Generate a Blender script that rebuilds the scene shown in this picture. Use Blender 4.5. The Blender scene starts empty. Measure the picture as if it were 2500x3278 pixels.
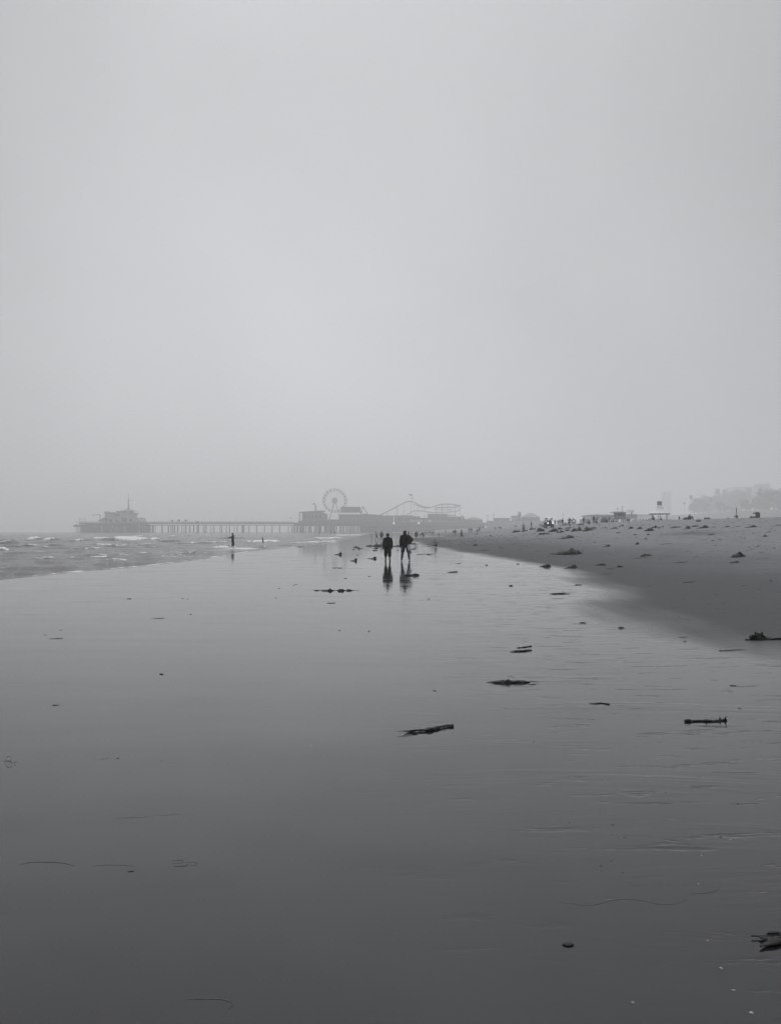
import bpy, math, random
import numpy as np
from mathutils import Vector, Matrix
random.seed(7)
RNG = np.random.default_rng(7)
R = math.radians
SC = bpy.context.scene
COL = SC.collection

# ------------------------------------------------------------------ camera
F_PX, W_PX, H_PX, HOR = 2477.0, 2500.0, 3278.0, 1700.0
PITCH = math.atan((HOR - H_PX / 2) / F_PX)
CAM_Z = 1.65
cd = bpy.data.cameras.new('camera'); cam = bpy.data.objects.new('camera', cd); COL.objects.link(cam)
cam.location = (0, 0, CAM_Z); cam.rotation_euler = (math.pi / 2 + PITCH, 0, 0)
cd.sensor_fit = 'HORIZONTAL'; cd.sensor_width = 36.0; cd.lens = 36.0 * F_PX / W_PX
cd.clip_start = 0.1; cd.clip_end = 12000
SC.camera = cam

# ------------------------------------------------------------------ sky, sun, exposure
SUN_AZ, SUN_EL = R(-5), R(60)
SUN_DIR = Vector((math.sin(SUN_AZ) * math.cos(SUN_EL), math.cos(SUN_AZ) * math.cos(SUN_EL), math.sin(SUN_EL)))
world = bpy.data.worlds.new('World'); SC.world = world; world.use_nodes = True
wn, wl = world.node_tree.nodes, world.node_tree.links
wn.clear()
def N(nodes, t, **kw):
    n = nodes.new(t)
    for k, v in kw.items(): setattr(n, k, v)
    return n
w_out = N(wn, 'ShaderNodeOutputWorld'); w_bg = N(wn, 'ShaderNodeBackground'); w_bg.inputs['Strength'].default_value = 0.1
sky = N(wn, 'ShaderNodeTexSky', sky_type='NISHITA', sun_disc=False, sun_elevation=SUN_EL, sun_rotation=SUN_AZ,
        air_density=1.0, dust_density=6.0, ozone_density=0.5)
bw = N(wn, 'ShaderNodeRGBToBW'); wl.new(sky.outputs[0], bw.inputs[0])
def math_node(nodes, links, op, a, b=None, c=None, clamp=False):
    n = N(nodes, 'ShaderNodeMath', operation=op, use_clamp=clamp)
    for i, s in enumerate((a, b, c)):
        if s is None: continue
        if isinstance(s, (int, float)): n.inputs[i].default_value = s
        else: links.new(s, n.inputs[i])
    return n.outputs[0]
wm = lambda *a, **k: math_node(wn, wl, *a, **k)
tc = N(wn, 'ShaderNodeTexCoord')
nrm = N(wn, 'ShaderNodeVectorMath', operation='NORMALIZE'); wl.new(tc.outputs['Generated'], nrm.inputs[0])
dot = N(wn, 'ShaderNodeVectorMath', operation='DOT_PRODUCT'); wl.new(nrm.outputs[0], dot.inputs[0])
LOBE = Vector((math.sin(R(-4)) * math.cos(R(7)), math.cos(R(-4)) * math.cos(R(7)), math.sin(R(7))))
dot.inputs[1].default_value = LOBE
sep = N(wn, 'ShaderNodeSeparateXYZ'); wl.new(nrm.outputs[0], sep.inputs[0])
SKY_BASE, SKY_LOBE, SKY_ZEN = 3.60, 2.55, 18.0
lobe = wm('POWER', wm('MAXIMUM', dot.outputs['Value'], 0.0), 7.5)
zen = wm('POWER', wm('MAXIMUM', sep.outputs['Z'], 0.0), 7.0)  # bright cap overhead, out of view, added to light the haze
cl = N(wn, 'ShaderNodeTexNoise'); cl.inputs['Scale'].default_value = 2.4; cl.inputs['Detail'].default_value = 3.0
cl.inputs['Roughness'].default_value = 0.45; cl.inputs['Distortion'].default_value = 0.4
wl.new(nrm.outputs[0], cl.inputs['Vector'])
L = wm('ADD', wm('ADD', wm('MULTIPLY', lobe, SKY_LOBE), SKY_BASE), wm('MULTIPLY', zen, SKY_ZEN))
dot2 = N(wn, 'ShaderNodeVectorMath', operation='DOT_PRODUCT'); wl.new(nrm.outputs[0], dot2.inputs[0])     # the sun's soft glow low in the fog bank
dot2.inputs[1].default_value = (math.sin(R(-9)) * math.cos(R(7)), math.cos(R(-9)) * math.cos(R(7)), math.sin(R(7)))
L = wm('ADD', L, wm('MULTIPLY', wm('POWER', wm('MAXIMUM', dot2.outputs['Value'], 0.0), 40.0), 0.8))
L = wm('MULTIPLY', L, wm('ADD', wm('MULTIPLY', cl.outputs['Fac'], 0.42), 0.77))
L = wm('ADD', wm('MULTIPLY', L, 0.93), wm('MULTIPLY', bw.outputs[0], 0.07))      # the thick fog levels out the clear sky behind it
tint = N(wn, 'ShaderNodeVectorMath', operation='SCALE'); tint.inputs[0].default_value = (0.980, 1.0, 1.032); wl.new(L, tint.inputs['Scale'])
wl.new(tint.outputs[0], w_bg.inputs['Color']); wl.new(w_bg.outputs[0], w_out.inputs['Surface'])

sd = bpy.data.lights.new('sun', 'SUN'); sun = bpy.data.objects.new('sun', sd); COL.objects.link(sun)
sd.energy = 1.5; sd.angle = R(40); sd.color = (1.0, 0.985, 0.96)
sun.rotation_euler = (-SUN_DIR).to_track_quat('-Z', 'Y').to_euler()
SC.view_settings.view_transform = 'Standard'; SC.view_settings.look = 'None'
SC.view_settings.gamma = 1.0; SC.view_settings.use_curve_mapping = False
SC.view_settings.exposure = 0.0
SC.render.engine = 'CYCLES'
SC.cycles.volume_bounces = 3; SC.cycles.max_bounces = 8; SC.cycles.use_denoising = True

# ------------------------------------------------------------------ helpers
def lerp_tab(x, xs, ys): return np.interp(x, xs, ys)
def sstep(a, b, x):
    t = np.clip((x - a) / (b - a), 0, 1); return t * t * (3 - 2 * t)
_perm = RNG.random((256, 256))
def vnoise(x, y):
    x = np.asarray(x, float); y = np.asarray(y, float)
    xi = np.floor(x).astype(int); yi = np.floor(y).astype(int); fx = x - xi; fy = y - yi
    fx = fx * fx * (3 - 2 * fx); fy = fy * fy * (3 - 2 * fy)
    g = lambda a, b: _perm[a & 255, b & 255]
    return (g(xi, yi) * (1 - fx) * (1 - fy) + g(xi + 1, yi) * fx * (1 - fy) + g(xi, yi + 1) * (1 - fx) * fy + g(xi + 1, yi + 1) * fx * fy) * 2 - 1
def fbm(x, y, o=4):
    s = 0; a = 1; t = 0
    for i in range(o):
        s = s + a * vnoise(x * 2 ** i + 17.3 * i, y * 2 ** i + 9.1 * i); t += a; a *= 0.5
    return s / t

def shore_x(y):        # the water's edge
    y = np.asarray(y, float)
    b = lerp_tab(y, [-300, 10, 26, 32, 37, 46, 64, 82, 117, 204, 400, 800, 3000], [-16, -14, -13.1, -12.4, -11.1, -11.0, -11.0, -9.4, -8.2, -9, -12, -16, -40])
    return b + 0.35 * fbm(y * 0.16, y * 0 + 3.3, 3)
def bound_x(y):        # where the wet mirror ends and the beach face begins
    return lerp_tab(np.asarray(y, float), [-300, 5, 9.8, 12.5, 14.3, 16.4, 17.8, 19.5, 21.5, 24, 27, 31, 39, 48, 58, 82, 120, 200, 300, 500, 800, 3000],
                    [5.3, 5.2, 4.95, 4.3, 4.2, 4.2, 4.5, 5.5, 6.4, 6.55, 6.7, 7.0, 7.0, 6.6, 5.6, 4.3, 5.4, 9.5, 13, 18, 25, 60])
def ground_z(x, y, detail=True):
    x = np.asarray(x, float); y = np.asarray(y, float)
    d = x - bound_x(y)
    g = lerp_tab(d, [-1, 0, 3, 6, 12, 23, 39, 60, 120, 330, 400], [0, 0.01, .07, .22, .78, 2.15, 3.5, 4.0, 4.0, 4.0, 26.0])
    z = g * (0.74 + 0.26 * sstep(20, 150, y))
    s = shore_x(y) - x
    z = np.where(s > 0, -0.03 * np.minimum(s, 80), z)
    if detail:
        m = sstep(1.5, 10, d) * (1 - sstep(90, 140, d))
        z = z + m * (0.10 * fbm(x * .35, y * .30, 3) + 0.045 * fbm(x * 1.3 + 5, y * 1.1, 3))
    return z
def gz(x, y): return float(ground_z(x, y))
CP, SP = math.cos(PITCH), math.sin(PITCH)
def ray(u, v):
    a, b = (u - W_PX / 2) / F_PX, (H_PX / 2 - v) / F_PX
    d = Vector((a, CP - b * SP, SP + b * CP)); return d / d.y
def at(u, v, y): r = ray(u, v); return Vector((r.x * y, y, CAM_Z + r.z * y))
def P(u, v):                                    # ground point seen at a place in the photograph
    r = ray(u, v); y = 1.5; py = y
    while y < 2000:
        if CAM_Z + r.z * y < gz(r.x * y, y): break
        py = y; y *= 1.02
    lo, hi = py, y
    for _ in range(18):
        m = (lo + hi) / 2
        if CAM_Z + r.z * m < gz(r.x * m, m): hi = m
        else: lo = m
    return Vector((r.x * hi, hi, gz(r.x * hi, hi)))

class MB:
    def __init__(s): s.v = []; s.f = []
    def add(s, v, f):
        o = len(s.v); s.v += [tuple(p) for p in v]; s.f += [tuple(i + o for i in q) for q in f]; return s
    def box(s, c, d, rz=0.0, taper=1.0):
        cx, cy, cz = c; dx, dy, dz = d[0] / 2, d[1] / 2, d[2] / 2; cs, sn = math.cos(rz), math.sin(rz); V = []
        for z, k in ((-dz, 1.0), (dz, taper)):
            for x, y in ((-dx, -dy), (dx, -dy), (dx, dy), (-dx, dy)):
                x *= k; y *= k; V.append((cx + x * cs - y * sn, cy + x * sn + y * cs, cz + z))
        return s.add(V, [(3, 2, 1, 0), (4, 5, 6, 7), (0, 1, 5, 4), (1, 2, 6, 5), (2, 3, 7, 6), (3, 0, 4, 7)])
    def prism(s, pts, y0, y1):                  # outline in x,z pushed through y
        n = len(pts); V = [(x, y0, z) for x, z in pts] + [(x, y1, z) for x, z in pts]
        return s.add(V, [tuple(range(n)), tuple(range(2 * n - 1, n - 1, -1))] + [(i, i + n, (i + 1) % n + n, (i + 1) % n) for i in range(n)])
    def tube(s, pts, rad, n=8, flat=1.0):
        pts = [Vector(p) for p in pts]; m = len(pts)
        if isinstance(rad, (int, float)): rad = [rad] * m
        V = []; up = Vector((0, 0, 1)); pa = None
        for i, p in enumerate(pts):
            t = (pts[min(i + 1, m - 1)] - pts[max(i - 1, 0)]).normalized()
            a = pa if pa is not None else (t.cross(up) if abs(t.z) < .95 else t.cross(Vector((1, 0, 0))))
            a = (a - t * a.dot(t)).normalized(); pa = a; b = t.cross(a)
            for k in range(n):
                th = 2 * math.pi * k / n; V.append(p + a * math.cos(th) * rad[i] + b * math.sin(th) * rad[i] * flat)
        F = [(i * n + k, i * n + (k + 1) % n, (i + 1) * n + (k + 1) % n, (i + 1) * n + k) for i in range(m - 1) for k in range(n)]
        F += [tuple(range(n - 1, -1, -1)), tuple((m - 1) * n + k for k in range(n))]
        return s.add(V, F)
    def ball(s, c, r, n=10, m=7, fn=None):
        if isinstance(r, (int, float)): r = (r, r, r)
        V = [(0, 0, -1)]
        for i in range(1, m):
            ph = -math.pi / 2 + math.pi * i / m
            V += [(math.cos(ph) * math.cos(2 * math.pi * k / n), math.cos(ph) * math.sin(2 * math.pi * k / n), math.sin(ph)) for k in range(n)]
        V.append((0, 0, 1)); t = len(V) - 1
        F = [(0, 1 + (k + 1) % n, 1 + k) for k in range(n)] + [(t, 1 + (m - 2) * n + k, 1 + (m - 2) * n + (k + 1) % n) for k in range(n)]
        F += [(1 + i * n + k, 1 + i * n + (k + 1) % n, 1 + (i + 1) * n + (k + 1) % n, 1 + (i + 1) * n + k) for i in range(m - 2) for k in range(n)]
        out = []
        for x, y, z in V:
            q = fn(x, y, z) if fn else 1.0
            out.append((c[0] + x * r[0] * q, c[1] + y * r[1] * q, c[2] + z * r[2] * q))
        return s.add(out, F)
    def cap(s, p0, r0, p1, r1, n=10):           # round-ended taper, for bodies
        p0, p1 = Vector(p0), Vector(p1); t = p1 - p0
        if t.length < 1e-6: return s.ball(p0, r0)
        t = t.normalized(); pts = []; rad = []
        for k in (-.98, -.85, -.55): pts.append(p0 + t * k * r0); rad.append(r0 * math.sqrt(1 - k * k))
        pts.append(p0); rad.append(r0); pts.append(p1); rad.append(r1)
        for k in (.55, .85, .98): pts.append(p1 + t * k * r1); rad.append(r1 * math.sqrt(1 - k * k))
        return s.tube(pts, rad, n)
    def mesh(s, name, smooth=False):
        me = bpy.data.meshes.new(name); me.from_pydata(s.v, [], s.f); me.update()
        if smooth: me.polygons.foreach_set('use_smooth', [True] * len(me.polygons))
        return me

def put(name, data, m=None, parent=None, loc=None, rz=0.0):
    if isinstance(data, MB): data = data.mesh(name)
    o = bpy.data.objects.new(name, data); COL.objects.link(o)
    if m is not None:
        if len(data.materials) == 0: data.materials.append(m)
        else:
            o.material_slots[0].link = 'OBJECT'; o.material_slots[0].material = m
    if parent is not None: o.parent = parent
    if loc is not None: o.location = loc
    if rz: o.rotation_euler = (0, 0, rz)
    return o
def tag(o, label, cat, group=None):
    o['label'] = label; o['category'] = cat
    if group: o['group'] = group
    return o
def thing(name, label, cat, loc=(0, 0, 0), rz=0.0, group=None):
    o = bpy.data.objects.new(name, None); COL.objects.link(o); o.location = loc; o.rotation_euler = (0, 0, rz)
    return tag(o, label, cat, group)
def struct(o): o['kind'] = 'structure'; return o

def grey(c): return (c * .99, c, c * 1.015, 1)
def mat(name, c, rough=.8, var=.25, scale=3.0, spec=.3, bump=0.0, bscale=20.0, metal=0.0, stretch=(1, 1, 1)):
    m = bpy.data.materials.new(name); m.use_nodes = True; nt = m.node_tree; b = nt.nodes['Principled BSDF']
    b.inputs['Roughness'].default_value = rough; b.inputs['Specular IOR Level'].default_value = spec; b.inputs['Metallic'].default_value = metal
    t = nt.nodes.new('ShaderNodeTexCoord'); mp = nt.nodes.new('ShaderNodeMapping'); mp.inputs['Scale'].default_value = stretch
    nt.links.new(t.outputs['Object'], mp.inputs[0])
    n = nt.nodes.new('ShaderNodeTexNoise'); n.inputs['Scale'].default_value = scale; n.inputs['Detail'].default_value = 4
    nt.links.new(mp.outputs[0], n.inputs['Vector'])
    r = nt.nodes.new('ShaderNodeValToRGB'); r.color_ramp.elements[0].position = .3; r.color_ramp.elements[1].position = .7
    r.color_ramp.elements[0].color = grey(c * (1 - var)); r.color_ramp.elements[1].color = grey(min(c * (1 + var), .9))
    nt.links.new(n.outputs['Fac'], r.inputs[0]); nt.links.new(r.outputs[0], b.inputs['Base Color'])
    if bump:
        n2 = nt.nodes.new('ShaderNodeTexNoise'); n2.inputs['Scale'].default_value = bscale; n2.inputs['Detail'].default_value = 4
        nt.links.new(mp.outputs[0], n2.inputs['Vector'])
        bp = nt.nodes.new('ShaderNodeBump'); bp.inputs['Strength'].default_value = 1; bp.inputs['Distance'].default_value = bump
        nt.links.new(n2.outputs['Fac'], bp.inputs['Height']); nt.links.new(bp.outputs[0], b.inputs['Normal'])
    return m
def glow(name, s):
    m = bpy.data.materials.new(name); m.use_nodes = True; b = m.node_tree.nodes['Principled BSDF']
    b.inputs['Base Color'].default_value = (.8, .8, .8, 1); b.inputs['Emission Color'].default_value = (1, 1, 1, 1); b.inputs['Emission Strength'].default_value = s
    return m
M = dict(
    kelp=mat('kelp', .010, .5, .5, 14, .22, .01, 40), kelp_dry=mat('kelp_dry', .018, .85, .5, 8, .08, .02, 25), strand=mat('strand', .055, .5, .4, 20, .3),
    stain=mat('stain', .06, .9, .3, 6, .1),
    black=mat('black_cloth', .008, .85, .3, 9, .15, .004, 30), charcoal=mat('charcoal_cloth', .022, .85, .3, 9, .15, .004, 30),
    dark=mat('dark_cloth', .035, .85, .3, 9, .15), mid=mat('mid_cloth', .11, .85, .2, 9, .15), light=mat('light_cloth', .34, .85, .15, 9, .15),
    white=mat('white_cloth', .62, .85, .1, 9, .15), skin=mat('skin', .16, .55, .12, 12, .3), skin_dark=mat('skin_dark', .06, .5, .15, 12, .35), hair=mat('hair', .012, .6, .4, 30, .3),
    sole=mat('sole', .02, .7), shoe=mat('pale_shoe', .5, .6, .12, 20),
    timber=mat('timber', .10, .85, .35, 1.2, .2), timber_dark=mat('timber_dark', .035, .85, .35, .6, .2, stretch=(1, 1, .2)), deck=mat('deck', .11, .85, .3, .5, .2),
    paint=mat('white_paint', .78, .55, .08, .8), pale=mat('pale_wall', .34, .7, .12, .4), wall=mat('grey_wall', .2, .75, .2, .3), roof=mat('roof', .17, .7, .25, .6), roof_pale=mat('pale_roof', .42, .7, .12, .5),
    steel=mat('steel', .22, .45, .2, 1.0, .5), steel_white=mat('white_steel', .42, .45, .12, 1.0, .5), glass=mat('dark_glass', .02, .12, .2, .5, .5),
    leaf=mat('leaf', .045, .6, .4, .5, .3), leaf2=mat('leaf_light', .10, .6, .4, .5, .3), bark=mat('bark', .12, .9, .3, 3, .2), bluff=mat('bluff', .1, .9),
    tyre=mat('tyre', .02, .8), shell=mat('shell', .3, .35, .2, 60, .5), pebble=mat('pebble', .03, .4, .4, 40, .4), canvas=mat('canvas', .6, .8, .12, 4), canvas_pale=mat('pale_canvas', .5, .8, .1, 3),
    bag=mat('plastic_bag', .42, .35, .25, 9, .5, .01, 14), rod=mat('rod', .05, .4), lamp=glow('lit_lamp', 1.7), globe=glow('lit_globe', 1.2))

# ------------------------------------------------------------------ sand and sea
def grid_mesh(name, X, Y, Z, attrs=None):
    r, c = X.shape; co = np.stack([X, Y, Z], -1).reshape(-1, 3)
    i = np.arange(r * c).reshape(r, c)
    q = np.stack([i[:-1, :-1], i[:-1, 1:], i[1:, 1:], i[1:, :-1]], -1).reshape(-1, 4)
    me = bpy.data.meshes.new(name); me.vertices.add(r * c); me.vertices.foreach_set('co', co.ravel())
    me.loops.add(q.size); me.loops.foreach_set('vertex_index', q.ravel().astype(np.int32))
    me.polygons.add(len(q)); me.polygons.foreach_set('loop_start', np.arange(0, q.size, 4, dtype=np.int32)); me.polygons.foreach_set('loop_total', np.full(len(q), 4, np.int32))
    me.polygons.foreach_set('use_smooth', np.ones(len(q), bool)); me.update(calc_edges=True)
    for k, a in (attrs or {}).items():
        t = me.attributes.new(k, 'FLOAT', 'POINT'); t.data.foreach_set('value', a.ravel().astype(np.float32))
    return me
def lines(*segs):
    out = []
    for a, b, s in segs: out.append(np.arange(a, b, s))
    return np.concatenate(out)
FAR = 3600.0
xs = np.concatenate([-np.geomspace(FAR, 16, 40), lines((-15.5, -2, .5), (-2, 4, .3), (4, 30, .2), (30, 75, .5), (75, 140, 3)), np.geomspace(140, FAR, 70)])
ys = np.concatenate([-np.geomspace(400, 4, 24), lines((-3, 40, .3), (40, 110, .35), (110, 220, .9), (220, 420, 4)), np.geomspace(420, FAR, 60)])
X, Y = np.meshgrid(xs, ys)
Z = ground_z(X, Y)
wb_ = lerp_tab(Y, [-300, 60, 82, 117, 150, 165, 190, 215, 235, 260, 300, 500, 800, 3000], [0, 0, -.2, -1.4, -4.5, -6.2, -1.5, 4.5, 5.0, 2.0, 0, 0, 0, 0])
d = X - bound_x(Y) - wb_ + 0.75 * fbm(X * .35, Y * .16 + 40, 3) + .5 * fbm(X * .9 + 9, Y * .12, 3) + .28 * fbm(X * 2.3, Y * .45 + 3, 3)
wet = 1 - sstep(-1.0, 1.25, d)
dry = sstep(2.5, 21.0, d + 4.5 * fbm(X * .16, Y * .05, 4))
scrub = sstep(4.4, 7.5, Z)
q_ = P(2225, 1707); dry = dry * (1 - .75 * np.exp(-((X - q_.x) / 1.7) ** 2 - ((Y - q_.y) / 5.0) ** 2))  # a hollow's shaded look, painted as a darker patch in the sand colour
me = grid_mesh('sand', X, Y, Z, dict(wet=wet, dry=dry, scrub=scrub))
sand = struct(put('sand', me))
m = bpy.data.materials.new('beach_sand'); m.use_nodes = True; nt = m.node_tree; nd, lk = nt.nodes, nt.links; bs = nd['Principled BSDF']
mm = lambda *a, **k: math_node(nd, lk, *a, **k)
def attr(nm): a = N(nd, 'ShaderNodeAttribute', attribute_name=nm); return a.outputs['Fac']
def noise(scale, stretch=(1, 1, 1), detail=3, rough=.5, dist=0.0):
    t = N(nd, 'ShaderNodeTexCoord'); mp = N(nd, 'ShaderNodeMapping'); mp.inputs['Scale'].default_value = stretch; lk.new(t.outputs['Object'], mp.inputs[0])
    n = N(nd, 'ShaderNodeTexNoise'); n.inputs['Scale'].default_value = scale; n.inputs['Detail'].default_value = detail; n.inputs['Roughness'].default_value = rough
    n.inputs['Distortion'].default_value = dist
    lk.new(mp.outputs[0], n.inputs['Vector']); return n.outputs['Fac']
def maprange(x, a, b, c, d_):
    n = N(nd, 'ShaderNodeMapRange', interpolation_type='SMOOTHSTEP'); lk.new(x, n.inputs[0])
    for i, q in enumerate((a, b, c, d_)): n.inputs[i + 1].default_value = q
    return n.outputs[0]
A_wet, A_dry = attr('wet'), attr('dry')
streak = noise(1.0, (.35, 1.6, 1), 5, .6, .6)                       # long faint drainage marks across the wet sand
grain = noise(160, (1, 1, 1), 2)
mott = noise(.55, (1, 1, 1), 5, .6)
mott2 = noise(3.0, (.5, 1.2, 1), 4, .65)
alb_wet = mm('ADD', mm('MULTIPLY', mott, .018), .006)
alb_damp = .062
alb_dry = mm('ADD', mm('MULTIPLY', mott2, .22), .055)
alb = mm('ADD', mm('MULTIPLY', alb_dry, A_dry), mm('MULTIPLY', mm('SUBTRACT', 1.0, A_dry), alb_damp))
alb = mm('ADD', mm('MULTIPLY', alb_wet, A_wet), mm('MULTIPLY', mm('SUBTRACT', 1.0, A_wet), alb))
alb = mm('ADD', mm('MULTIPLY', alb, mm('SUBTRACT', 1.0, attr('scrub'))), mm('MULTIPLY', attr('scrub'), .045))
alb = mm('MULTIPLY', alb, mm('ADD', mm('MULTIPLY', grain, .5), .75))
cc = N(nd, 'ShaderNodeCombineColor'); lk.new(mm('MULTIPLY', alb, .97), cc.inputs[0]); lk.new(alb, cc.inputs[1]); lk.new(mm('MULTIPLY', alb, 1.06), cc.inputs[2])
lk.new(cc.outputs[0], bs.inputs['Base Color'])
t_ = N(nd, 'ShaderNodeTexCoord'); N_x = N(nd, 'ShaderNodeSeparateXYZ'); lk.new(t_.outputs['Object'], N_x.inputs[0])
rw = mm('ADD', maprange(streak, .52, .75, .0, .12), mm('ADD', mm('MULTIPLY', maprange(mott, .35, .7, 0.0, 1.0), .03), .035))
lk.new(mm('ADD', mm('MULTIPLY', A_wet, rw), mm('MULTIPLY', mm('SUBTRACT', 1.0, A_wet), .75)), bs.inputs['Roughness'])
film = mm('MULTIPLY', mm('ADD', mm('MULTIPLY', noise(.8, (.5, 1.3, 1), 4, .55, .8), .8), .60), mm('ADD', mm('MULTIPLY', mm('MULTIPLY', maprange(pits_n := noise(1.0, (1.6, 6.5, 1), 4, .6, .4), .57, .72, 0.0, 1.0), maprange(N_x.outputs['X'], -.6, 2.2, 0.0, 1.0)), -.35), 1.0))
lk.new(mm('ADD', mm('MULTIPLY', mm('MULTIPLY', A_wet, film), .66), .10), bs.inputs['Specular IOR Level'])
bs.inputs['IOR'].default_value = 1.45
pos = N(nd, 'ShaderNodeSeparateXYZ'); tcx = N(nd, 'ShaderNodeTexCoord'); lk.new(tcx.outputs['Object'], pos.inputs[0])
calm = mm('ADD', maprange(pos.outputs['Y'], 26.0, 29.5, 1.0, .05), 0.0)
rip = mm('MULTIPLY', noise(1.0, (.10, .62, 1), 1, .5, .2), mm('MULTIPLY', calm, .0058))
right = maprange(pos.outputs['X'], -.6, 2.2, 0.0, 1.0)
rill = mm('MULTIPLY', maprange(streak, .50, .72, 0.0, 1.0), mm('MULTIPLY', right, .0022))
pits = noise(1.0, (1.6, 6.5, 1), 4, .6, .4)
rill = mm('ADD', rill, mm('MULTIPLY', maprange(pits, .57, .72, 0.0, 1.0), mm('MULTIPLY', right, -.0030)))
fine = mm('MULTIPLY', noise(60, (1, 1, 1), 2), mm('ADD', mm('MULTIPLY', A_wet, -.00488), .0050))
lump = mm('MULTIPLY', noise(7, (1, 1, 1), 4), mm('MULTIPLY', mm('SUBTRACT', 1.0, A_wet), .035))
lump = mm('ADD', lump, mm('MULTIPLY', noise(1.9, (1, .8, 1), 4, .6), mm('MULTIPLY', A_dry, .16)))
hgt = mm('ADD', mm('ADD', mm('MULTIPLY', mm('ADD', rip, rill), A_wet), fine), lump)
bp = N(nd, 'ShaderNodeBump'); bp.inputs['Strength'].default_value = 1.0; bp.inputs['Distance'].default_value = 1.0
lk.new(hgt, bp.inputs['Height']); lk.new(bp.outputs[0], bs.inputs['Normal'])
sand.data.materials.append(m)

# the sea: rows along the shore, columns by distance from the water's edge
ds = np.concatenate([lines((0, 1.2, .12), (1.2, 6, .3), (6, 60, .45), (60, 130, 1.0)), np.geomspace(130, FAR - 60, 50)])
ysea = np.concatenate([-np.geomspace(400, 5, 14), lines((0, 18, 2), (18, 170, .5), (170, 330, 1.5)), np.geomspace(330, FAR - 20, 60)])
D, YS = np.meshgrid(ds, ysea)
XS = shore_x(YS) + .15 - D
near = 1 - sstep(250, 700, YS)
chop = sstep(.5, 9, D) * near
ZS = -.012 + .03 * sstep(0, .5, D) + .03 * sstep(1, 12, D)
ZS = ZS + chop * (.085 * fbm(XS * .22, YS * .28, 3) + .045 * fbm(XS * .8 + 7, YS * .7, 3)) + sstep(20, 60, D) * near * .16 * fbm(XS * .055 + 3, YS * .06, 2)
foam = np.zeros_like(XS)
def sea_pt(u, v): y = CAM_Z * F_PX / (v - HOR); return np.array([(u - 1250) / F_PX * y, y])
fn = fbm(XS * .9, YS * .5, 4); fn2 = fbm(XS * .3 + 11, YS * .25 + 5, 3)
# breakers and small shore waves: left end, right end (places in the photograph), crest height, foam, width
WAVES = [((345, 1731), (482, 1729), .62, 1.0, 1.5), ((300, 1727), (345, 1728), .55, 1.0, 1.2), ((84, 1728), (126, 1730), .5, .9, 1.0), ((148, 1731), (172, 1732), .4, .8, .9),
         ((10, 1741), (36, 1740), .38, .9, .9), ((-30, 1765), (12, 1763), .3, .9, .8), ((92, 1751), (124, 1750), .3, .7, .8), ((488, 1729), (514, 1730), .4, .9, 1.0),
         ((536, 1722), (562, 1721), .5, .9, 1.1), ((432, 1720), (458, 1720), .45, .7, 1.2), ((594, 1717), (614, 1717), .5, .7, 1.4), ((580, 1742), (632, 1740), .22, .7, .8),
         ((638, 1740), (735, 1737), .22, .8, .9), ((770, 1737), (905, 1734), .26, .9, 1.2), ((355, 1751), (410, 1749), .25, .7, .8), ((452, 1748), (480, 1746), .25, .7, .8),
         ((930, 1740), (1085, 1733), .16, .9, 1.0), ((960, 1752), (1075, 1748), .10, .5, .9), ((1000, 1726), (1100, 1722), .22, .9, 1.4), ((1060, 1716), (1160, 1713), .3, .9, 2.0),
         ((700, 1726), (790, 1725), .3, .35, 1.2), ((880, 1724), (960, 1722), .25, .5, 1.2), ((520, 1736), (580, 1735), .3, .3, 1.0),
         ((120, 1739), (240, 1736), .26, .12, 1.6), ((0, 1753), (70, 1752), .22, .1, 1.2), ((170, 1748), (205, 1747), .2, .1, 1.0), ((-40, 1733), (60, 1732), .25, .1, 1.6),
         ((0, 1823), (255, 1817), .12, .25, .36), ((305, 1810), (505, 1803), .11, .2, .36), ((215, 1788), (430, 1787), .09, .15, .5), ((-10, 1838), (42, 1837), .08, .15, .3), ((48, 1837), (120, 1836), .08, .15, .3),
         ((0, 1794), (60, 1793), .10, .05, .5), ((560, 1776), (690, 1770), .1, .4, .7), ((0, 1775), (170, 1772), .10, .05, .8)]
for k in range(70):                                                # short broken crests between the breakers
    v_ = 1712 + 90 * RNG.random() ** 1.5; u_ = RNG.random() * (1050 - max(0, v_ - 1735) * 9.0) - 40; l_ = (14 + 60 * RNG.random()) * (1 + (v_ - 1712) / 120)
    WAVES.append(((u_, v_), (u_ + l_, v_ - l_ * .022), (.10 + .10 * RNG.random()) * (1 if v_ < 1760 else .5), .35 + .5 * RNG.random() if k % 2 else .1, .5 + .4 * RNG.random()))
for a, b, h, fo, w in WAVES:
    a, b = sea_pt(*a), sea_pt(*b); t = b - a; Ln = np.hypot(*t); t = t / Ln; n = np.array([t[1], -t[0]])
    if n[1] > 0: n = -n                                            # towards the viewer's side
    rx, ry = XS - a[0], YS - a[1]; s = (rx * t[0] + ry * t[1]) / Ln; q = rx * n[0] + ry * n[1] + .35 * w * fbm(s * Ln * .5, s * 0 + h * 10, 2)
    end = sstep(-.03, .18, s) * (1 - sstep(.82, 1.03, s)) * (.75 + .35 * fbm(s * Ln * .6 + 3, s * 0 + a[1], 3))
    prof = np.where(q > 0, np.exp(-(q / (.55 * w)) ** 2), np.exp(-(q / (1.5 * w)) ** 2))
    ZS = ZS + 1.25 * h * prof * end
    foam = np.maximum(foam, fo * end * np.where(q > -.3 * w, np.exp(-(q / (1.1 * w)) ** 2), np.exp(-((q + .3 * w) / (.5 * w)) ** 2)))
ZS = np.where(foam > .5, ZS + .05 * fn * near, ZS)
edge = np.exp(-((D - .38) / .2) ** 2) * (.55 + .6 * fbm(YS * .8, YS * 0 + 2, 3))
foam = np.maximum(foam, edge * .78 * (1 - sstep(75, 110, YS)))
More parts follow.
